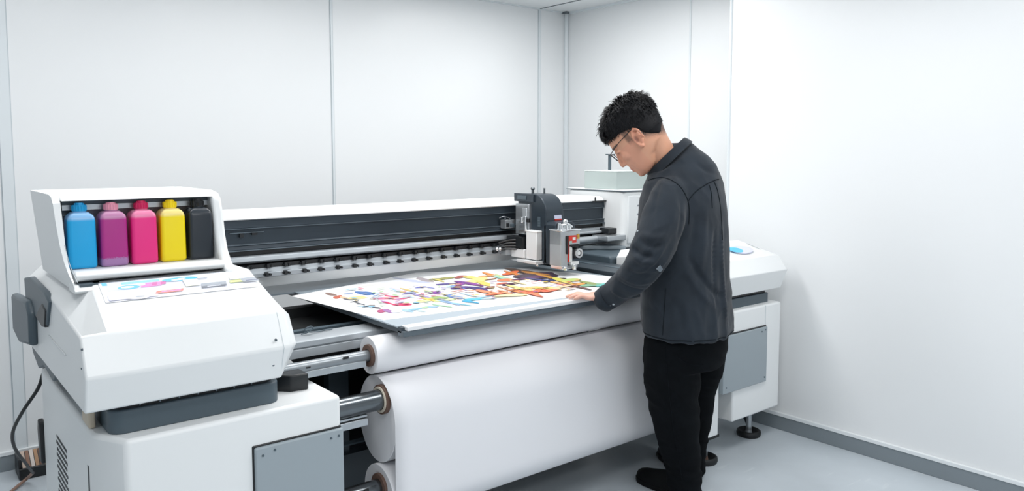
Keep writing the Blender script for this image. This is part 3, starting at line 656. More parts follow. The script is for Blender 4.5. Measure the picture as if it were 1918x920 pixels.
# ------------------------------------------------------------------ the print on the table
ZT = 0.8546
sh = MB()
corners = [on_z(546, 555, ZT), on_z(719, 600, ZT), on_z(1100, 553, ZT), on_z(1176, 538, ZT), on_z(1150, 519, ZT), on_z(990, 503, ZT), on_z(780, 511, ZT)]
sh.poly([(p.x, p.y, ZT) for p in corners], M['sheet'], (0, 0, 0.0007))
PC = {}
def pm(c):
    if c not in PC:
        h = [int(c[i:i+2], 16)/255 for i in (1, 3, 5)]
        PC[c] = mat('print_ink_' + c[1:], [x*0.88 + 0.12 for x in h], 0.35)
    return PC[c]
k = [0]
def blob(x, y, rx, ry, c, rot=0.0, wob=0.18):
    k[0] += 1; pts = []; ph = random.uniform(0, 6); ph2 = random.uniform(0, 6)
    for i in range(22):
        a = 2*PI*i/22; q = 1 + wob*math.sin(2*a+ph) + wob*0.6*math.sin(3*a+ph2)
        dx, dy = rx*q*math.cos(a), ry*q*math.sin(a)
        px = 540 + (x + dx*math.cos(rot) - dy*math.sin(rot))/3.094; py = 490 + (y + dx*math.sin(rot) + dy*math.cos(rot))/3.094
        p = on_z(px, py, ZT+0.0007); pts.append((p.x, p.y, ZT + 0.0007 + 0.00004*k[0]))
    sh.poly(pts, pm(c))
ART = [
 (640,120,150,12,'#d9dbe8'),(720,112,110,9,'#b9c0d8'),(560,135,120,8,'#e3e6ee'),(790,106,70,9,'#9a8f95'),(860,104,60,7,'#7c7a4e'),
 (420,150,60,5,'#e0ddda'),(470,140,50,4,'#d5d5d0'),(640,165,60,5,'#cfc9dc'),(330,165,90,5,'#eceef2'),
 (245,190,45,7,'#7c5a4e'),(285,206,33,9,'#b84a2c'),(330,212,40,7,'#d8b48c'),(400,210,75,9,'#e6cf86'),(445,184,62,12,'#2b5da8'),(350,186,30,5,'#8a9bc0'),
 (610,226,100,22,'#f0cbd6'),(560,214,60,6,'#e2799c'),(602,203,42,6,'#d92a5c'),(655,217,55,4,'#c93060'),(575,240,38,6,'#d92a5c'),(665,250,58,9,'#d92a5c'),
 (345,221,30,4,'#4c4a55'),(385,232,26,4,'#54555e'),(412,244,36,4,'#4a4d58'),(470,259,42,4,'#4b4854'),(512,268,34,4,'#55505c'),
 (548,287,34,12,'#b0406f'),(580,289,30,10,'#9a6aa8'),(625,292,40,6,'#dfe6ef'),
 (690,287,34,8,'#9cc4df'),(735,278,40,7,'#7fb9d8'),(770,288,30,5,'#b9d8e4'),(830,264,45,6,'#8fb8dd'),(890,258,60,4,'#93c79b'),(790,268,30,5,'#a3c7a0'),
 (700,168,60,5,'#d8b868'),(770,150,45,4,'#5a62c0'),(820,152,40,3,'#8a8fd0'),(700,186,55,5,'#8d86c8'),(760,198,70,6,'#9a92cc'),(850,181,36,9,'#8a3aa8'),(660,178,40,4,'#c9b26a'),
 (780,232,60,8,'#f0d890'),(820,222,50,8,'#ecd060'),(870,213,60,9,'#93b060'),(960,205,62,11,'#6d8ed2'),(910,226,70,7,'#c9d8a0'),(930,240,80,5,'#8fb4e0'),
 (1070,222,58,9,'#4ab6dc'),(1055,236,50,6,'#2f9fd0'),(1130,208,70,3,'#9ac4e2'),(1040,195,60,3,'#a9cbe4'),(1160,218,50,3,'#b5d4e6'),(1000,250,60,4,'#7dbfd8'),
 (905,101,85,6,'#8c8a3a'),(870,110,40,4,'#d8c850'),(1000,91,40,8,'#a03a34'),(1060,95,50,8,'#ead860'),
 (1090,112,80,16,'#f2e088'),(1130,128,60,10,'#f0d060'),(920,132,70,5,'#4a3a8a'),(1040,128,75,9,'#6a2484'),(985,138,50,7,'#7a3090'),(1090,135,40,6,'#8a3a98'),
 (1000,155,80,7,'#4a2a78'),(1100,160,85,9,'#35286e'),(1170,153,40,5,'#6a1f3a'),
 (1190,84,66,9,'#ec8a3a'),(1140,88,40,6,'#f0a860'),(1240,96,66,8,'#9ad8c4'),(1175,105,34,4,'#9a6a40'),(1230,88,40,5,'#c8d890'),
 (1262,110,66,8,'#ee7a50'),(1310,112,40,6,'#f0b070'),(1285,134,50,6,'#4a1f44'),(1330,124,50,5,'#f2d8a0'),(1240,130,40,4,'#e86a50'),
 (1370,62,150,10,'#3a2418'),(1290,70,60,9,'#e8622a'),(1330,80,80,8,'#d8782a'),(1440,85,160,18,'#2c1a2c'),(1430,72,110,6,'#b5722a'),(1400,98,100,8,'#4a1a4a'),(1500,92,90,7,'#c98a30'),(1560,104,60,6,'#2a1a14'),(1460,110,80,6,'#232a6a'),(1530,112,70,6,'#1c2050'),
 (1600,118,80,12,'#d8d050'),(1640,110,70,8,'#b8cc60'),(1590,132,70,7,'#f0b060'),(1660,138,80,7,'#f0983a'),(1670,148,90,6,'#5a2a24'),(1770,140,80,10,'#7ab08a'),(1740,128,60,7,'#8a9a50'),(1830,138,50,8,'#58c0b8'),
 (1350,160,90,9,'#f6dc80'),(1420,155,70,6,'#f2b860'),(1150,180,70,9,'#f08a60'),(1210,190,66,8,'#ee7450'),(1260,184,50,7,'#f0a070'),(1290,200,100,9,'#f8e8a8'),
 (1360,180,90,10,'#f2904a'),(1430,178,70,9,'#ea5a34'),(1400,190,90,7,'#ee6e48'),(1510,172,60,9,'#ec6a4a'),(1540,160,50,7,'#f4c890'),(1590,150,60,7,'#f6d0a0'),(1260,160,60,6,'#f6c0a0'),(1480,160,50,6,'#e8d860'),
]
for i, t_ in enumerate(ART): blob(t_[0], t_[1], t_[2]*0.88, t_[3]*0.9, t_[4], rot=math.radians((-4, 8, -8, 14)[i % 4]))
rng = random.Random(3)
for i in range(130):                      # fine strokes between the patches
    left = i < 70
    x = rng.uniform(330, 1020) if left else rng.uniform(930, 1700)
    f = (x-200)/1500.0
    y = rng.uniform(170 - 70*f, 292 - 110*f)
    y = max(y, 75)
    if x > 1200 and y > 195: y = 180
    c = rng.choice(['#5a86c8', '#8a7ac0', '#d85a7a', '#7ab8d8', '#c8a850', '#8a8f98', '#a0c890'] if left else ['#e87a3a', '#f0c850', '#6a2a7a', '#e8584a', '#f2e08a', '#8a4a30'])
    blob(x, y, rng.uniform(10, 30), rng.uniform(1.0, 2.6), c, rot=math.radians(rng.uniform(-12, 18)), wob=0.3)
pr_ = obj('poster_print', sh, None, recalc=False)
tag(pr_, 'wide white sheet printed with colourful abstract patches, lying on the print table', 'print')

# ------------------------------------------------------------------ cable and floor box at the left
cbl = empty('power_cable', (0.39, 3.12, 0.0), 'black power cable looping from the left cover down to the floor', 'cable')
pts = [at(84, 690, 2.66), at(80, 703, 2.67), at(70, 730, 2.68), at(42, 772, 2.72), at(24, 810, 2.80), at(28, 840, 2.9), at(48, 868, 3.05), at(62, 886, 3.2)]
pts[-1].z = max(pts[-1].z, 0.03)
obj('cord', MB().tube(pts, 0.0062, M['cable'], 12), cbl)
p = pts[-1]
q = [p, on_z(50, 897, 0.02), on_z(34, 910, 0.012), on_z(15, 926, 0.012)]
obj('cord_end', MB().tube([p, p + (q[1]-p)*0.5 , q[1], q[2], q[3]], 0.0066, M['copper'], 12), cbl, label='brown end of the cable on the floor')
fbx = empty('floor_box', (0.48, 3.99, 0), 'small black cable box with striped strips on the floor behind the cabinet', 'cable box')
bb = MB().box(0.40, 0.56, 3.925, 3.94, 0.0, 0.05, M['black']).box(0.40, 0.56, 3.94, 4.06, 0.0, 0.012, M['black']).box(0.40, 0.415, 3.94, 4.06, 0.0, 0.09, M['black']).box(0.545, 0.56, 3.94, 4.06, 0.0, 0.14, M['black'])
obj('box_shell', bb, fbx, bevel=0.004)
st_ = MB()
for i, c in enumerate(('#c9b6a8', '#8c6a58', '#d9cfc8', '#b08a6a', '#7a5a4a', '#c8b890', '#6a707a')):
    st_.stations([[(0.42+i*0.017, 3.95, 0.015), (0.434+i*0.017, 3.95, 0.015), (0.434+i*0.017, 4.05, 0.085), (0.42+i*0.017, 4.05, 0.085)], [(0.42+i*0.017, 3.95, 0.02), (0.434+i*0.017, 3.95, 0.02), (0.434+i*0.017, 4.05, 0.09), (0.42+i*0.017, 4.05, 0.09)]], mat('strip_%s' % c[1:], c, 0.4))
obj('terminal_strip', st_, fbx, label='row of copper and grey strips')

# ------------------------------------------------------------------ the person
PB = RX*0.665 + AX*3.1
def PL(u, v, d):
    w_ = at(u, v, d) - PB
    return V((w_.dot(RX), w_.dot(AX), w_.z))
PROT = math.atan2(RX.y, RX.x)
FACE = V((-0.82, 0.57, 0)).normalized(); LEFT = V((-FACE.y, FACE.x, 0))

def bake(mb, voxel, smooth=4, fac=0.5):
    bm = mb.bm; bmesh.ops.recalc_face_normals(bm, faces=bm.faces)
    me = bpy.data.meshes.new('work'); bm.to_mesh(me); bm.free()
    o = bpy.data.objects.new('work', me); C.objects.link(o)
    r = o.modifiers.new('r', 'REMESH'); r.mode = 'VOXEL'; r.voxel_size = voxel; r.use_smooth_shade = True
    if smooth:
        s_ = o.modifiers.new('s', 'SMOOTH'); s_.factor = fac; s_.iterations = smooth
    dg = bpy.context.evaluated_depsgraph_get(); dg.update()
    out = bpy.data.meshes.new_from_object(o.evaluated_get(dg))
    bpy.data.objects.remove(o); bpy.data.meshes.remove(me)
    for p in out.polygons: p.use_smooth = True
    return out
def limb(mb, pts, m, seg=20, sub=6, cap=True):
    """pts: (point, radius) or (point, radius_side, radius_other, side_axis)"""
    P = spline([V(p[0]) for p in pts], sub)
    R = spline([V((p[1], p[2] if len(p) > 2 else p[1], 0)) for p in pts], sub)
    rows = []; x = None
    for i, p in enumerate(P):
        t = (P[min(i+1, len(P)-1)] - P[max(i-1, 0)]).normalized()
        if x is None:
            x = (pts[0][3] if len(pts[0]) > 3 else t.orthogonal())
        x = (x - t*x.dot(t)).normalized(); y = t.cross(x)
        rows.append([p + x*math.cos(2*PI*k/seg)*R[i].x + y*math.sin(2*PI*k/seg)*R[i].y for k in range(seg)])
    n = len(rows)
    a, b_ = rows[0], rows[-1]
    def dome(row, c, d, r):
        return [[c + (q-c)*0.8 + d*r*0.5 for q in row], [c + (q-c)*0.4 + d*r*0.85 for q in row]]
    if cap:
        t0 = (P[0]-P[1]).normalized(); t1 = (P[-1]-P[-2]).normalized()
        rows = list(reversed(dome(a, P[0], t0, min(R[0].x, R[0].y)))) + rows + dome(b_, P[-1], t1, min(R[-1].x, R[-1].y))
    return mb.stations(rows, m)
DUM = M['white']

# ---- torso outline: (v, u_left, u_right, lateral half width)
TORSO = [(622, 1203, 1374, 0.214), (612, 1200, 1376, 0.215), (596, 1199, 1374, 0.212), (550, 1198, 1370, 0.205), (500, 1196, 1368, 0.203), (450, 1192, 1367, 0.208), (400, 1192, 1365, 0.212), (370, 1196, 1363, 0.212), (345, 1204, 1359, 0.200), (325, 1213, 1350, 0.165), (308, 1220, 1340, 0.125), (292, 1228, 1325, 0.098), (276, 1244, 1306, 0.070), (268, 1252, 1296, 0.05)]
def torso(mb, scale=1.0, upto=0):
    rows = []
    for v, ul, ur, a in TORSO:
        c = PL((ul+ur)/2, v, 3.1); hw = (ur-ul)/2*3.1/FPX
        bb = math.sqrt(max(hw*hw - (LEFT.x*a)**2, 0.0009))/abs(FACE.x)
        rows.append([c + LEFT*math.cos(t)*a*scale + FACE*math.sin(t)*bb*scale for t in [2*PI*k/40 for k in range(40)]])
    return mb.stations(rows, DUM)
ARM = [((1272, 352, 3.02), 0.062), ((1257, 366, 2.96), 0.074), ((1245, 398, 2.92), 0.080), ((1233, 436, 2.89), 0.080), ((1219, 472, 2.87), 0.078), ((1204, 500, 2.885), 0.070), ((1174, 530, 2.945), 0.058), ((1146, 553, 3.005), 0.048), ((1133, 561, 3.025), 0.0455)]
ARMP = [(PL(*p), r) for p, r in ARM]
# right arm, on the far side of the body, hand also on the table edge
RS = PL(1322, 350, 3.24)
def Wl(x, y, z):
    q_ = V((x, y, z)) - PB; return V((q_.dot(RX), q_.dot(AX), z))
RARM = [(RS, 0.07), (RS + V((0.0, 0.02, -0.06)), 0.074), (RS + V((-0.03, 0.03, -0.22)), 0.068), (Wl(2.77, 2.02, 0.97), 0.064), (Wl(2.76, 2.10, 0.925), 0.052), (Wl(2.755, 2.15, 0.893), 0.045)]

# ---- shirt
mb = MB(); torso(mb)
limb(mb, ARMP, DUM, 24); limb(mb, RARM, DUM, 24)
shirt_me = bake(mb, 0.0055, 8)
def fold(p, d, freq, amp, seed):
    q_ = V((p.dot(d[0])*freq[0], p.dot(d[1])*freq[1], p.dot(d[2])*freq[2])) + V((seed, seed*1.7, 0))
    n_ = noise.noise(q_); return amp*(0.6 - 2*abs(n_))
elb = PL(1222, 478, 2.87); hip = PL(1290, 600, 3.1); shl = PL(1275, 372, 2.95)
for vtx, nn in zip(shirt_me.vertices, [v.normal.copy() for v in shirt_me.vertices]):
    p = vtx.co.copy()
    d = 0.004*noise.noise(p*13)
    # vertical drape of the back and sides
    wz = min(1, max(0, (1.25 - p.z)/0.5))
    d += fold(p, (V((1,0,0)), V((0,1,0)), V((0,0,1))), (11, 11, 2.2), 0.0085*wz, 3.1)
    e = math.exp(-((p-elb).length/0.11)**2)
    d += fold(p, (V((0.75,0,-0.66)), V((0,1,0)), V((0.66,0,0.75))), (34, 8, 9), 0.010*e, 9.2)
    e2 = math.exp(-((p-shl).length/0.15)**2)
    d += fold(p, (V((0.8,0,0.6)), V((0,1,0)), V((-0.6,0,0.8))), (20, 8, 6), 0.006*e2, 5.5)
    d += fold(p, (V((0.6,0,0.8)), V((0,1,0)), V((-0.8,0,0.6))), (5, 5, 14), 0.005*wz, 7.7)
    vtx.co = p + nn*d
camL = V(((-PB).dot(RX), (-PB).dot(AX), CAM_H))
tree0 = BVHTree.FromPolygons([v.co.copy() for v in shirt_me.vertices], [tuple(q.vertices) for q in shirt_me.polygons])
CREASE = [  # image polyline, ridge height, width
 ([(1184, 462), (1204, 478), (1226, 480)], -0.010, 0.010), ([(1180, 474), (1205, 492), (1232, 490)], 0.008, 0.012), ([(1195, 448), (1220, 462), (1246, 458)], -0.007, 0.011), ([(1200, 435), (1222, 446), (1250, 440)], 0.006, 0.013),
 ([(1150, 524), (1180, 540), (1215, 545)], -0.007, 0.008), ([(1158, 514), (1190, 530), (1225, 528)], 0.006, 0.010), ([(1165, 503), (1195, 515), (1228, 512)], -0.006, 0.010), ([(1143, 540), (1160, 553), (1180, 560)], 0.005, 0.009),
 ([(1352, 400), (1351, 480), (1356, 560), (1364, 625)], 0.009, 0.013), ([(1340, 420), (1338, 500), (1343, 580)], -0.009, 0.013), ([(1322, 380), (1318, 450), (1312, 520)], 0.007, 0.016), ([(1304, 400), (1298, 450), (1290, 500)], -0.008, 0.015),
 ([(1288, 470), (1306, 510), (1335, 545), (1362, 560)], -0.009, 0.013), ([(1282, 500), (1305, 540), (1340, 580)], 0.007, 0.014), ([(1236, 345), (1228, 375), (1222, 410)], -0.005, 0.010), ([(1262, 350), (1262, 385), (1258, 420)], 0.005, 0.014),
 ([(1275, 372), (1276, 410), (1268, 450)], -0.005, 0.011), ([(1215, 560), (1240, 590), (1252, 620)], 0.006, 0.014), ([(1265, 560), (1275, 595), (1278, 625)], -0.005, 0.013), ([(1300, 575), (1310, 605), (1312, 632)], 0.006, 0.014),
 ([(1228, 330), (1260, 312), (1290, 290)], 0.004, 0.012), ([(1300, 300), (1320, 318), (1345, 326)], -0.004, 0.010),
]
from mathutils.kdtree import KDTree
for pix, amp, wdt in CREASE:
    pts_ = []
    for q in spline([V((u, v, 0)) for u, v in pix], 10):
        h = tree0.ray_cast(camL, (PL(q.x, q.y, 3.1)-camL).normalized())
        if h[0] is not None: pts_.append(h[0])
    if len(pts_) < 3: continue
    kd = KDTree(len(pts_))
    for i, q in enumerate(pts_): kd.insert(q, i)
    kd.balance()
    norms = [v.normal.copy() for v in shirt_me.vertices]
    for vtx, nn in zip(shirt_me.vertices, norms):
        co = vtx.co
        q, i, dist = kd.find(co)
        if dist > wdt*3: continue
        end = min(1.0, min(i, len(pts_)-1-i)/(0.25*len(pts_)))
        vtx.co = co + nn*(amp*end*math.exp(-(dist/wdt)**2))
shirt_m = mat('shirt_charcoal_cotton', '#252c34', 0.85, bump=0.35, bscale=900, var=0.2, vscale=9, spec=0.2, sheen=0.12)
seam_m = mat('shirt_seam', '#191e23', 0.9, spec=0.1)
trous_m = mat('trousers_black_cotton', '#090c10', 0.9, bump=0.35, bscale=700, var=0.2, vscale=9, spec=0.12)
shoe_m = mat('shoe_black', '#08090b', 0.6, spec=0.2)
hair_m = mat('hair_black', '#0b0c10', 0.62, spec=0.22, var=0.2, vscale=40)
glas_m = mat('glasses_black', '#0d0f11', 0.3)
btn_m = mat('button_pearl', '#b9c1c8', 0.3)

# ---- head, in its own frame
HC = PL(1100 + 470/5.4125, 170 + 430/5.4125, 3.05)
Hf = V((-0.97, 0.24, 0)).normalized(); Zu = V((0, 0, 1))
eU = (Hf*0.66 + Zu*0.75).normalized(); eF = (Hf*0.75 - Zu*0.66).normalized(); eS = Zu.cross(Hf).normalized()
def HP(f, s_, u): return HC + eF*f + eS*s_ + eU*u
HR = Matrix((eF, eS, eU)).transposed()
def head_ring(u, fF, fB, wd, fw, e1=2.3, e2=2.1, n=48):
    row = []
    for k_ in range(n):
        a = 2*PI*k_/n; c_, s_ = math.cos(a), math.sin(a)
        e = e1 if c_ > 0 else e2
        cc = math.copysign(abs(c_)**(2/e), c_); ss = math.copysign(abs(s_)**(2/e), s_)
        row.append(HP(fw + (fF-fw)*cc if c_ > 0 else fw + (fw-fB)*cc, wd*ss, u))
    return row
HEAD = [(-0.1540, 0.078, 0.050, 0.012, 0.064), (-0.1480, 0.0865, 0.025, 0.024, 0.060), (-0.138, 0.0905, 0.005, 0.034, 0.050), (-0.126, 0.0925, -0.005, 0.041, 0.038), (-0.1176, 0.0945, -0.012, 0.0445, 0.030), (-0.109, 0.0962, -0.02, 0.048, 0.022), (-0.0967, 0.0985, -0.05, 0.052, 0.012), (-0.0806, 0.1010, -0.085, 0.0575, 0.002), (-0.06, 0.1010, -0.101, 0.0625, -0.004), (-0.038, 0.0985, -0.1125, 0.067, -0.006), (-0.019, 0.0965, -0.117, 0.069, -0.010), (0.0054, 0.1045, -0.119, 0.0715, -0.012), (0.0268, 0.1020, -0.119, 0.0745, -0.014), (0.0509, 0.0950, -0.117, 0.0765, -0.016), (0.08, 0.078, -0.106, 0.073, -0.018), (0.10, 0.056, -0.092, 0.063, -0.02), (0.115, 0.030, -0.07, 0.045, -0.02), (0.122, 0.006, -0.045, 0.022, -0.02)]
mb = MB()
mb.stations([head_ring(*h) for h in HEAD], DUM)
# nose, brow ridge, lids, lips, chin
limb(mb, [(HP(0.097, 0, -0.008), 0.0075), (HP(0.1035, 0, -0.030), 0.0075), (HP(0.1095, 0, -0.050), 0.0095), (HP(0.1122, 0, -0.067), 0.0115)], DUM, 14)
for s_ in (-1, 1):
    mb.ell(HP(0.1015, 0.0115*s_, -0.0715), (0.0095, 0.0075, 0.0075), DUM, HR, 14)
    mb.ell(HP(0.090, 0.033*s_, -0.020), (0.012, 0.015, 0.0095), DUM, HR, 14)
    mb.ell(HP(0.0925, 0.030*s_, 0.002), (0.012, 0.024, 0.007), DUM, HR, 14)
    mb.ell(HP(0.070, 0.034*s_, -0.050), (0.026, 0.020, 0.026), DUM, HR, 16)
mb.ell(HP(0.0945, 0, -0.1005), (0.0085, 0.020, 0.0048), DUM, HR, 14)
mb.ell(HP(0.0925, 0, -0.1125), (0.0085, 0.018, 0.0055), DUM, HR, 14)
mb.ell(HP(0.0800, 0, -0.140), (0.0125, 0.020, 0.012), DUM, HR, 14)
# ears
for s_ in (-1, 1):
    rim = []
    for i in range(15):
        a = math.radians(200 - 285*i/14)
        ff = -0.003 + 0.0185*math.cos(a) - 0.006*math.sin(a)*0.5; uu = -0.030 + 0.036*math.sin(a)
        rim.append((HP(ff - 0.004, s_*(0.0745 + 0.010*max(0, -math.cos(a)+0.3)), uu), 0.0052))
    rim.append((HP(0.006, s_*0.071, -0.066), 0.006))
    limb(mb, rim, DUM, 10, 3)
    mb.ell(HP(-0.006, s_*0.0725, -0.034), (0.015, 0.0034, 0.030), DUM, HR, 16)
    mb.ell(HP(0.001, s_*0.0735, -0.065), (0.0085, 0.005, 0.0095), DUM, HR, 12)
    limb(mb, [(HP(-0.012, s_*0.079, -0.010), 0.003), (HP(-0.013, s_*0.080, -0.03), 0.0032), (HP(-0.006, s_*0.077, -0.052), 0.003)], DUM, 8, 4)
# neck into the torso
limb(mb, [(HP(-0.048, 0, -0.03), 0.062), (PL(1224, 269, 3.06), 0.0625), (PL(1246, 303, 3.08), 0.061), (PL(1268, 335, 3.1), 0.075)], DUM, 24)
torso(mb, 0.84)
limb(mb, [(p, r*0.66) for p, r in ARMP], DUM, 16); limb(mb, [(p, r*0.66) for p, r in RARM], DUM, 16)
# legs inside the trousers
LLEG = [((1262, 640, 3.07), 0.112), ((1259, 690, 3.07), 0.114), ((1260, 740, 3.08), 0.106), ((1266, 790, 3.09), 0.094), ((1274, 840, 3.10), 0.080), ((1281, 890, 3.11), 0.072), ((1284, 932, 3.12), 0.066)]
RLEG = [((1318, 640, 3.19), 0.100), ((1317, 690, 3.22), 0.082), ((1308, 735, 3.27), 0.072), ((1305, 780, 3.30), 0.066), ((1301, 815, 3.32), 0.060), ((1298, 845, 3.34), 0.056), ((1297, 882, 3.35), 0.054)]
for L in (LLEG, RLEG):
    limb(mb, [(PL(*p), r*0.62) for p, r in L], DUM, 16)
TF = V((-0.60, 0.80, 0)).normalized(); TR = V((-0.22, 1, 0)).normalized()
def footpath(heel, ln, TF=TF):
    h = V(heel); h.z = 0.035
    return [(h, 0.030), (h + TF*0.06 + V((0, 0, 0.01)), 0.034), (h + TF*ln*0.6, 0.028), (h + TF*ln*0.95 - V((0, 0, 0.01)), 0.018)]
LH = PL(1284, 945, 3.12); LH.z = 0; RH = PL(1286, 890, 3.36); RH.z = 0
limb(mb, footpath(LH + TF*0.02, 0.20), DUM, 12); limb(mb, footpath(RH, 0.20, TR), DUM, 12)
limb(mb, [(PL(1284, 925, 3.12), 0.042), (LH + TF*0.03 + V((0, 0, 0.04)), 0.034)], DUM, 12)
limb(mb, [(PL(1297, 876, 3.35), 0.034), (RH + TR*0.02 + V((0, 0, 0.04)), 0.030)], DUM, 12)
# hands
def hand(mb, wr, fw_, lat, table_z, thumb_sign=1):
    up = V((0, 0, 1)); lat = (lat - fw_*lat.dot(fw_)).normalized()
    def q(a, l, z): return wr + fw_*a + lat*l + up*z
    limb(mb, [(q(-0.06, 0, 0.0), 0.027, 0.021, lat), (q(-0.015, 0, 0.0), 0.027, 0.021, lat), (q(0.02, 0, 0.005), 0.033, 0.0170, lat), (q(0.055, 0.001, 0.009), 0.039, 0.0150, lat), (q(0.078, 0.001, 0.007), 0.037, 0.012, lat)], DUM, 20)
    tz = table_z + 0.0098 - wr.z
    for l, k_, ln, sp in ((0.029, 0.082, 0.066, 0.10), (0.0095, 0.086, 0.072, 0.03), (-0.010, 0.081, 0.066, -0.04), (-0.028, 0.073, 0.052, -0.12)):
        b0 = q(k_-0.03, l*0.92, 0.005); k0 = q(k_, l, 0.008)
        d = (fw_ + lat*sp).normalized()
        p1 = k0 + d*ln*0.45; p1.z = wr.z + max(tz, -0.006) + 0.0085
        p2_ = k0 + d*ln*0.76; p2_.z = wr.z + tz + 0.0035
        p3 = k0 + d*ln; p3.z = wr.z + tz - 0.0015
        limb(mb, [(b0, 0.0092), (k0, 0.0098), (p1, 0.0084), (p2_, 0.0078), (p3, 0.0066)], DUM, 12, 5)
    ts = thumb_sign
    limb(mb, [(q(0.012, 0.022, 0.006), 0.013), (q(0.040, 0.046, 0.007), 0.0115), (q(0.066, 0.056, tz+0.001), 0.0098), (q(0.088, 0.056, tz-0.0005), 0.0078)], DUM, 12, 5)
WRI = PL(1136, 559, 3.035)
HFW = V((-0.985, 0.10, -0.03)).normalized()
hand(mb, WRI, HFW, V((0.10, 1, 0.03)), 0.856)
RWR = Wl(2.755, 2.155, 0.886)
RFW = V((RX.y, AX.y, 0)).normalized()      # straight towards the printer
hand(mb, RWR, RFW, V((-RX.x, -AX.x, 0)), 0.856)
body_me = bake(mb, 0.0034, 5, 0.5)
# natural colouring of skin: lips, brows, cropped side hair, nails; painted shade in ear and mouth crease
ca_ = body_me.color_attributes.new('tint', 'FLOAT_COLOR', 'POINT')
skin = V(srgb('#cf9b80')); lipc = V(srgb('#b06a62')); dark = V(srgb('#1b1b1f')); blush = V(srgb('#cf8d78')); handc = V(srgb('#dcaa98'))
inv = HR.transposed()
def sstep(a, b_, x):
    t = min(1, max(0, (x-a)/(b_-a))); return t*t*(3-2*t)
for i, vtx in enumerate(body_me.vertices):
    q_ = inv @ (vtx.co - HC); f, s_, u = q_
    c_ = skin.copy()
    if q_.length < 0.22:
        n_ = noise.noise(vtx.co*180)*0.5 + noise.noise(vtx.co*420)*0.5
        # hair line: sideburn in front of the ear, faded nape
        hl = 0.034 if f > 0.03 else (0.016 if f > -0.025 else -0.03)
        if f <= -0.025: hl = -0.044 - 0.55*min(0.09, max(0, -f-0.03))
        side = sstep(hl-0.020, hl+0.018, u + 0.006*n_)
        if f > 0.09: side = 0
        burn = sstep(0.012, 0.018, f)*(1-sstep(0.032, 0.042, f))*sstep(-0.040, -0.015, u + 0.004*n_) if abs(s_) > 0.045 else 0
        ear = abs(s_) > 0.0725 and -0.028 < f < 0.022 and u < 0.012
        k_ = 0 if ear else max(side, burn*0.8)
        c_ = c_.lerp(dark, min(1, k_*(0.86 + 0.2*n_)))
        if ear:
            c_ = c_.lerp(V(srgb('#c77f68')), 0.45)
            ear_shade = math.exp(-(((f-0.003)/0.008)**2 + ((u+0.030)/0.014)**2)**2) * (1 if abs(s_) < 0.0785 else 0)  # inner shadow of the ear, painted into the tint
            c_ = c_.lerp(V(srgb('#6a3a2e')), 0.8*ear_shade)
        lip = math.exp(-(((u+0.1075)/0.0085)**4)) * math.exp(-((s_/0.022)**4)) * sstep(0.086, 0.094, f)
        c_ = c_.lerp(lipc, 0.8*lip)
        mouth_shade = math.exp(-(((u+0.1065)/0.0016)**2)) * math.exp(-((s_/0.024)**4)) * sstep(0.080, 0.090, f)  # crease between the lips, its shade painted as a dark line
        c_ = c_.lerp(V(srgb('#6a3a38')), 0.8*mouth_shade)
        br = math.exp(-(((u-0.0035)/0.0048)**4)) * (1 if 0.010 < abs(s_) < 0.052 else 0) * sstep(0.070, 0.078, f)
        c_ = c_.lerp(dark, 0.85*br)
        lash = math.exp(-(((u+0.024)/0.0022)**2)) * (1 if 0.018 < abs(s_) < 0.048 else 0) * sstep(0.086, 0.09, f)
        c_ = c_.lerp(dark, 0.8*lash)
        if u < -0.02 and f > 0.02: c_ = c_.lerp(blush, 0.35)
        # shaven moustache and chin
        if f > 0.06 and -0.15 < u < -0.088 and abs(s_) < 0.035 and lip < 0.2: c_ = c_.lerp(V(srgb('#a8806f')), 0.22)
    elif vtx.co.z < 0.95: c_ = handc
    ca_.data[i].color = (*c_, 1)
skin_m = mat('skin', '#cf9b80', 0.5, bump=0.12, bscale=600)
nt = skin_m.node_tree; at_ = nt.nodes.new('ShaderNodeAttribute'); at_.attribute_name = 'tint'
nt.links.new(at_.outputs['Color'], nt.nodes['Principled BSDF'].inputs['Base Color'])
nt.nodes['Principled BSDF'].inputs['Subsurface Weight'].default_value = 0.12
nt.nodes['Principled BSDF'].inputs['Subsurface Radius'].default_value = (0.01, 0.004, 0.002)
body_me.materials.clear(); body_me.materials.append(skin_m); body_me.name = 'person'
body = bpy.data.objects.new('person', body_me); C.objects.link(body)
body.location = PB; body.rotation_euler = (0, 0, PROT); WP[body] = V((0, 0, 0))
tag(body, 'person with short black hair and glasses in a charcoal shirt, leaning over the print table with the left hand on its edge', 'person')
body['label'] = 'person with short black hair and glasses in charcoal shirt leaning over the print table'
def meobj(name, me, mats, parent=body, label=None):
    me.materials.clear()
    for m in mats: me.materials.append(m)
    me.name = name
    o = bpy.data.objects.new(name, me); C.objects.link(o); o.parent = parent
    if label: o['label'] = label
    return o
def pobj(name, mb, parent=body, label=None, angle=50, bevel=0):
    return obj(name, mb, parent, world=False, loc=(0, 0, 0), label=label, angle=angle, bevel=bevel)

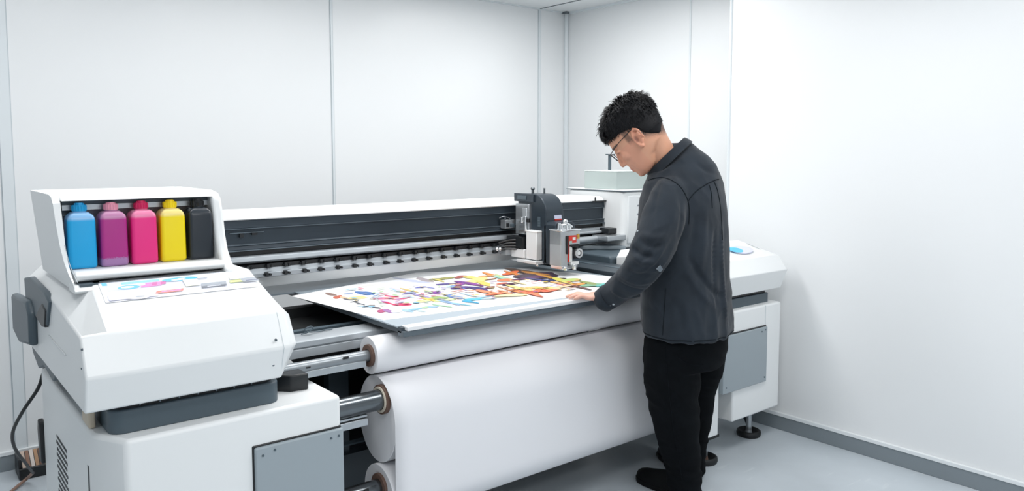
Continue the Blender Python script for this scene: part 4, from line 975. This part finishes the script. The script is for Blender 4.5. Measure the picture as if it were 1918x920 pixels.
shirt = meobj('shirt', shirt_me, [shirt_m], label='charcoal long-sleeved cotton shirt')
bvh = BVHTree.FromPolygons([v.co.copy() for v in shirt_me.vertices], [tuple(p.vertices) for p in shirt_me.polygons])
def cast(u, v, off=0.0, tree=None):
    tgt = PL(u, v, 3.1); d = (tgt - camL).normalized()
    h = (tree or bvh).ray_cast(camL, d)
    if h[0] is None: return tgt, V((0, -1, 0))
    return h[0] + h[1]*off, h[1]
def seamline(pix, r=0.0016, n=7):
    P = spline([V((u, v, 0)) for u, v in pix], n)
    return [cast(p.x, p.y, r*0.3)[0] for p in P]
def seam(pixlists, r=0.0017, m=None):
    mb = MB()
    for px in pixlists: mb.tube(seamline(px), r, m or seam_m, 6, smooth=False)
    return mb
pobj('armhole_seam', seam([[(1214, 338), (1227, 334), (1242, 333), (1258, 338), (1274, 350), (1286, 370), (1291, 392), (1290, 420)]], 0.002), shirt)
pobj('yoke_seam', seam([[(1288, 378), (1302, 360), (1320, 347), (1338, 338), (1346, 336)]], 0.002), shirt)
pobj('back_pleat', seam([[(1337, 340), (1343, 355), (1348, 380), (1351, 410), (1353, 450)], [(1328, 346), (1332, 362), (1334, 390)]], 0.002), shirt)
pobj('side_seam', seam([[(1247, 540), (1245, 570), (1243, 600), (1241, 628)]], 0.0014), shirt)
hemring = []
v_, ul_, ur_, a_ = TORSO[0]
c_ = PL((ul_+ur_)/2, v_-5, 3.1); hw_ = (ur_-ul_)/2*3.1/FPX; bb_ = math.sqrt(hw_*hw_ - (LEFT.x*a_)**2)/abs(FACE.x)
for k_ in range(61):
    t = 2*PI*k_/60; o_ = c_ + LEFT*math.cos(t)*a_*1.25 + FACE*math.sin(t)*bb_*1.25
    h_ = bvh.ray_cast(o_, (c_ - o_).normalized())
    if h_[0] is not None: hemring.append(h_[0])
pobj('hem', MB().tube(hemring, 0.0022, seam_m, 6, smooth=False), shirt)
# collar
nC = (eU*0.55 + V((-0.55, 0.1, 0.8))*0.45).normalized()
cfb = V((-0.71*0.97, 0.17, -0.71)).normalized(); clat = eS
cc_ = PL(1248, 293, 3.075); cn = cfb.cross(clat).normalized()
if cn.z < 0: cn = -cn
def cring(off, af, al, sh=0.0):
    return [cc_ + cn*off + cfb*(af*math.cos(2*PI*i/44) + sh) + clat*al*math.sin(2*PI*i/44) for i in range(44)]
mb = MB()
mb.stations([cring(-0.032, 0.103, 0.087), cring(-0.030, 0.112, 0.094), cring(-0.015, 0.109, 0.088), cring(0.0, 0.104, 0.080), cring(0.004, 0.101, 0.077), cring(0.001, 0.097, 0.073), cring(-0.03, 0.094, 0.073)] , shirt_m, cap=False)
pobj('collar', mb, shirt, angle=70)
# cuff and buttons
fd = (ARMP[-1][0] - ARMP[-3][0]).normalized()
mb = MB(); c0 = ARMP[-1][0]
x_ = V((0, 1, 0)); x_ = (x_ - fd*x_.dot(fd)).normalized(); y_ = fd.cross(x_)
def kring(a, r, sq=1.0): return [c0 + fd*a + (x_*math.cos(2*PI*i/32)*sq + y_*math.sin(2*PI*i/32))*r for i in range(32)]
mb.stations([kring(-0.030, 0.046), kring(-0.028, 0.0505), kring(0.0, 0.0490), kring(0.013, 0.0480), kring(0.016, 0.0455), kring(0.010, 0.036), kring(-0.01, 0.036)], shirt_m, cap=False)
cuff = pobj('cuff', mb, shirt, angle=70)
for u, v in ((1142, 573), (1149, 570)):
    p, n_ = cast(u, v)
    pobj('button', MB().cyl(p, p + n_*0.003, 0.0045, btn_m, 0.0038, seg=14), cuff, label='pearl button')
# sleeve tab at the elbow
p, n_ = cast(1235, 503, 0.001); t_ = V((0.7, 0, -0.7)); t_ = (t_ - n_*t_.dot(n_)).normalized(); s2_ = n_.cross(t_)
mb = MB(); pts = [p + t_*a*0.014 + s2_*b_*0.010 for a, b_ in ((-1, -1), (1, -0.8), (1.2, 0), (1, 0.8), (-1, 1))]
mb.poly(pts, mat('tab_grey', '#737c84', 0.7), n_*0.003)
pobj('sleeve_tab', mb, shirt, label='small pale grey tab on the left sleeve')
# front placket with buttons, seen as a sliver ahead of the chest
mb = MB()
pk = [PL(1193, v, 3.16) for v in (372, 390, 410, 430, 450)]
for i in range(4):
    p_, _n = cast(1194.5, 385+i*16)
    mb.ell(p_, (0.004, 0.004, 0.004), btn_m, seg=10)
pobj('placket_buttons', mb, shirt, label='row of small pearl buttons on the front placket')

# ---- trousers
mb = MB()
rows = []
for v, ul, ur, a in ((622, 1206, 1366, 0.19), (650, 1203, 1364, 0.185), (680, 1203, 1352, 0.165)):
    c = PL((ul+ur)/2, v, 3.11); hw = (ur-ul)/2*3.1/FPX
    bb = math.sqrt(max(hw*hw - (LEFT.x*a)**2, 0.0009))/abs(FACE.x)
    rows.append([c + LEFT*math.cos(t)*a + FACE*math.sin(t)*bb for t in [2*PI*k_/40 for k_ in range(40)]])
mb.stations(rows, DUM)
limb(mb, [(PL(*p), r) for p, r in LLEG], DUM, 24); limb(mb, [(PL(*p), r) for p, r in RLEG], DUM, 24)
tr_me = bake(mb, 0.0075, 6)
for vtx, nn in zip(tr_me.vertices, [v.normal.copy() for v in tr_me.vertices]):
    p = vtx.co.copy()
    d = 0.002*noise.noise(p*12) + fold(p, (V((0.5,0,0.86)), V((0,1,0)), V((-0.86,0,0.5))), (17, 5, 5), 0.0045, 2.2)
    low = math.exp(-((p.z-0.12)/0.14)**2); knee = math.exp(-((p.z-0.48)/0.12)**2)
    d += fold(p, (V((0.2,0,0.98)), V((0,1,0)), V((1,0,0))), (26, 6, 6), 0.006*low + 0.004*knee, 4.4)
    vtx.co = p + nn*d
trs = meobj('trousers', tr_me, [trous_m], label='black trousers')
tb_ = BVHTree.FromPolygons([v.co.copy() for v in tr_me.vertices], [tuple(p.vertices) for p in tr_me.polygons])
mb = MB()
for px in ([(1246, 650), (1250, 700), (1255, 750), (1261, 800), (1270, 850), (1278, 900)], [(1268, 668), (1285, 680), (1300, 684), (1316, 684)]):
    P = spline([V((u, v, 0)) for u, v in px], 7)
    mb.tube([cast(p.x, p.y, 0.0006, tb_)[0] for p in P], 0.0016, mat('trouser_seam', '#0e1216', 0.9, spec=0.1), 6, smooth=False)
pobj('trouser_seams', mb, trs)

# ---- shoes
def shoe(heel, ln, wd, h, m, sole, TF=TF):
    h0 = V(heel); lt = V((-TF.y, TF.x, 0)); mb = MB(); rows = []
    for a, w_, z in ((-0.01, 0.55, 0.62), (0.0, 0.75, 0.80), (0.03, 0.86, 0.95), (0.08, 0.88, 1.0), (0.14, 0.95, 0.82), (0.19, 1.02, 0.66), (0.225, 0.95, 0.56), (0.25, 0.75, 0.46), (0.262, 0.45, 0.36)):
        a = a*ln/0.262
        rows.append([h0 + TF*a + lt*wd*w_*math.cos(t)*(1.0 if math.sin(t) < 0 else 0.96) + V((0, 0, 0.012 + (h*z*max(0, math.sin(t))**0.8))) for t in [2*PI*k_/24 for k_ in range(24)]])
    mb.stations(rows, m)
    o = pobj('shoe', mb, body, angle=60)
    sb_ = MB()
    so = [r for r in rows]
    outline = [h0 + TF*(a*ln/0.262) + lt*wd*w_*1.06 for a, w_ in ((-0.014, 0.35), (0.0, 0.78), (0.05, 0.9), (0.12, 0.92), (0.19, 1.04), (0.235, 0.9), (0.262, 0.5), (0.270, 0.2))]
    outline += [h0 + TF*(a*ln/0.262) - lt*wd*w_*1.06 for a, w_ in reversed(((-0.014, 0.35), (0.0, 0.78), (0.05, 0.9), (0.12, 0.92), (0.19, 1.04), (0.235, 0.9), (0.262, 0.5), (0.270, 0.2)))]
    sb_.poly([V((p.x, p.y, 0.001)) for p in outline], sole, (0, 0, 0.022))
    pobj('sole', sb_, o, bevel=0.004)
    return o
shoe(LH, 0.262, 0.047, 0.085, shoe_m, shoe_m)['label'] = 'black shoe on the left foot'
shoe(RH, 0.262, 0.047, 0.085, shoe_m, shoe_m, TR)['label'] = 'black shoe on the right foot'

# ---- hair
HAIR = [(-0.066, -0.065, -0.090, 0.044, -0.075), (-0.050, -0.04, -0.1035, 0.058, -0.055), (-0.034, -0.02, -0.1155, 0.0668, -0.045), (-0.008, 0.0, -0.1228, 0.0712, -0.03), (0.015, 0.030, -0.128, 0.0760, -0.02), (0.032, 0.095, -0.134, 0.0785, -0.015), (0.042, 0.1055, -0.1345, 0.081, -0.014), (0.055, 0.1085, -0.134, 0.083, -0.014), (0.072, 0.1050, -0.131, 0.0835, -0.016), (0.092, 0.0935, -0.1235, 0.080, -0.018), (0.110, 0.0735, -0.109, 0.071, -0.02), (0.124, 0.047, -0.088, 0.056, -0.02), (0.133, 0.018, -0.06, 0.036, -0.02), (0.137, -0.005, -0.035, 0.015, -0.02)]
mb = MB()
rows = [head_ring(*h, n=72) for h in HAIR]
# refine rings
fine = []
for i in range(len(rows)-1):
    for t in (0, 0.34, 0.67): fine.append([a.lerp(b_, t) for a, b_ in zip(rows[i], rows[i+1])])
fine.append(rows[-1])
fine = [[p + (p-HC).normalized()*((0.0035*noise.noise(V((p.x*60, p.y*60, p.z*60))) + 0.002*noise.noise(p*150))*sstep(-0.02, 0.05, (inv @ (p-HC)).z)) for p in r] for r in fine]
mb.stations(fine, hair_m)
hr = pobj('hair', mb, body, label='short black hair', angle=80)
rg = random.Random(11); mb = MB()
crown = HP(-0.05, 0, 0.13)
for i in range(3400):
    j = rg.randrange(2, len(fine)-1); kk = rg.randrange(72); p = fine[j][kk]
    q_ = inv @ (p - HC)
    if q_.z < -0.035 or (q_.x > 0.02 and q_.z < 0.03): continue
    low_ = 1 - sstep(-0.02, 0.035, q_.z)
    nrm_ = (p - HP(-0.015, 0, 0.03)).normalized()
    flow = (p - crown); flow = flow - nrm_*flow.dot(nrm_)
    if flow.length < 1e-4: flow = eF.copy()
    flow.normalize(); flow = (flow + V((rg.uniform(-.5, .5), rg.uniform(-.5, .5), rg.uniform(-.5, .5)))).normalized()
    top = sstep(0.05, 0.11, q_.z)
    ln = rg.uniform(0.014, 0.026)*(0.6 + 0.6*top); lift = (rg.uniform(0.05, 0.30) + 0.22*top)*(1 - 0.75*low_); ln *= 1 - 0.45*low_
    r0 = rg.uniform(0.0012, 0.0022)
    a0 = p - nrm_*0.004; a1 = p + flow*ln*0.5 + nrm_*ln*lift*0.8; a2 = p + flow*ln + nrm_*ln*lift*0.7
    sd_ = flow.cross(nrm_).normalized()
    mb.stations([[a0 - sd_*r0, a0 + sd_*r0, a0 + nrm_*r0], [a1 - sd_*r0*0.8, a1 + sd_*r0*0.8, a1 + nrm_*r0*0.8], [a2 - sd_*0.0002, a2 + sd_*0.0002, a2 + nrm_*0.0002]], hair_m)
# fringe
for i in range(160):
    s_ = rg.uniform(-0.062, 0.062); f0 = 0.100 - 5*s_*s_
    st0 = HP(f0, s_, rg.uniform(0.06, 0.085)); ln = rg.uniform(0.028, 0.050)
    en = HP(f0 + rg.uniform(0.0, 0.010) - 0.002, s_ + rg.uniform(-.008, .008), 0.082 - ln)
    md = st0.lerp(en, 0.5) + eF*0.007; r0 = rg.uniform(0.0016, 0.0028); sd_ = eS
    mb.stations([[st0 - sd_*r0, st0 + sd_*r0, st0 + eF*r0], [md - sd_*r0, md + sd_*r0, md + eF*r0], [en - sd_*0.0003, en + sd_*0.0003, en + eF*0.0003]], hair_m)
tuft = pobj('hair_tufts', mb, hr, angle=80)
tuft['kind'] = 'stuff'

# ---- glasses
gl = MB(); lens = MB()
def rim(s0):
    out = []
    for i in range(28):
        a = 2*PI*i/28; c_ = math.copysign(abs(math.cos(a))**0.6, math.cos(a)); s_ = math.copysign(abs(math.sin(a))**0.6, math.sin(a))
        uu = -0.0235 + 0.0195*s_; out.append(HP(0.1205 + 0.18*(uu+0.0235) - abs(s0 + 0.026*c_)*0.06, s0 + 0.026*c_, uu))
    return out
for s0 in (0.033, -0.033):
    r_ = rim(s0); gl.tube(r_ + [r_[0]], 0.0013, glas_m, 8, smooth=False)
    lens.poly(r_, M['glass'], eF*0.0012)
gl.tube([HP(0.121, 0.008, -0.016), HP(0.123, 0, -0.013), HP(0.121, -0.008, -0.016)], 0.0013, glas_m, 8)
for s_ in (1, -1):
    gl.tube([HP(0.117, s_*0.060, -0.010), HP(0.113, s_*0.067, -0.008), HP(0.07, s_*0.073, 0.003), HP(0.02, s_*0.0765, 0.008), HP(-0.006, s_*0.077, 0.010), HP(-0.022, s_*0.074, -0.008)], 0.0016, glas_m, 8)
g_ = pobj('glasses', gl, body, label='thin black framed glasses')
pobj('lens', lens, g_)


# ------------------------------------------------------------------ view settings
sc = bpy.context.scene
sc.view_settings.view_transform = 'Standard'; sc.view_settings.look = 'None'
sc.view_settings.gamma = 1; sc.view_settings.use_curve_mapping = False
sc.view_settings.exposure = 0.0
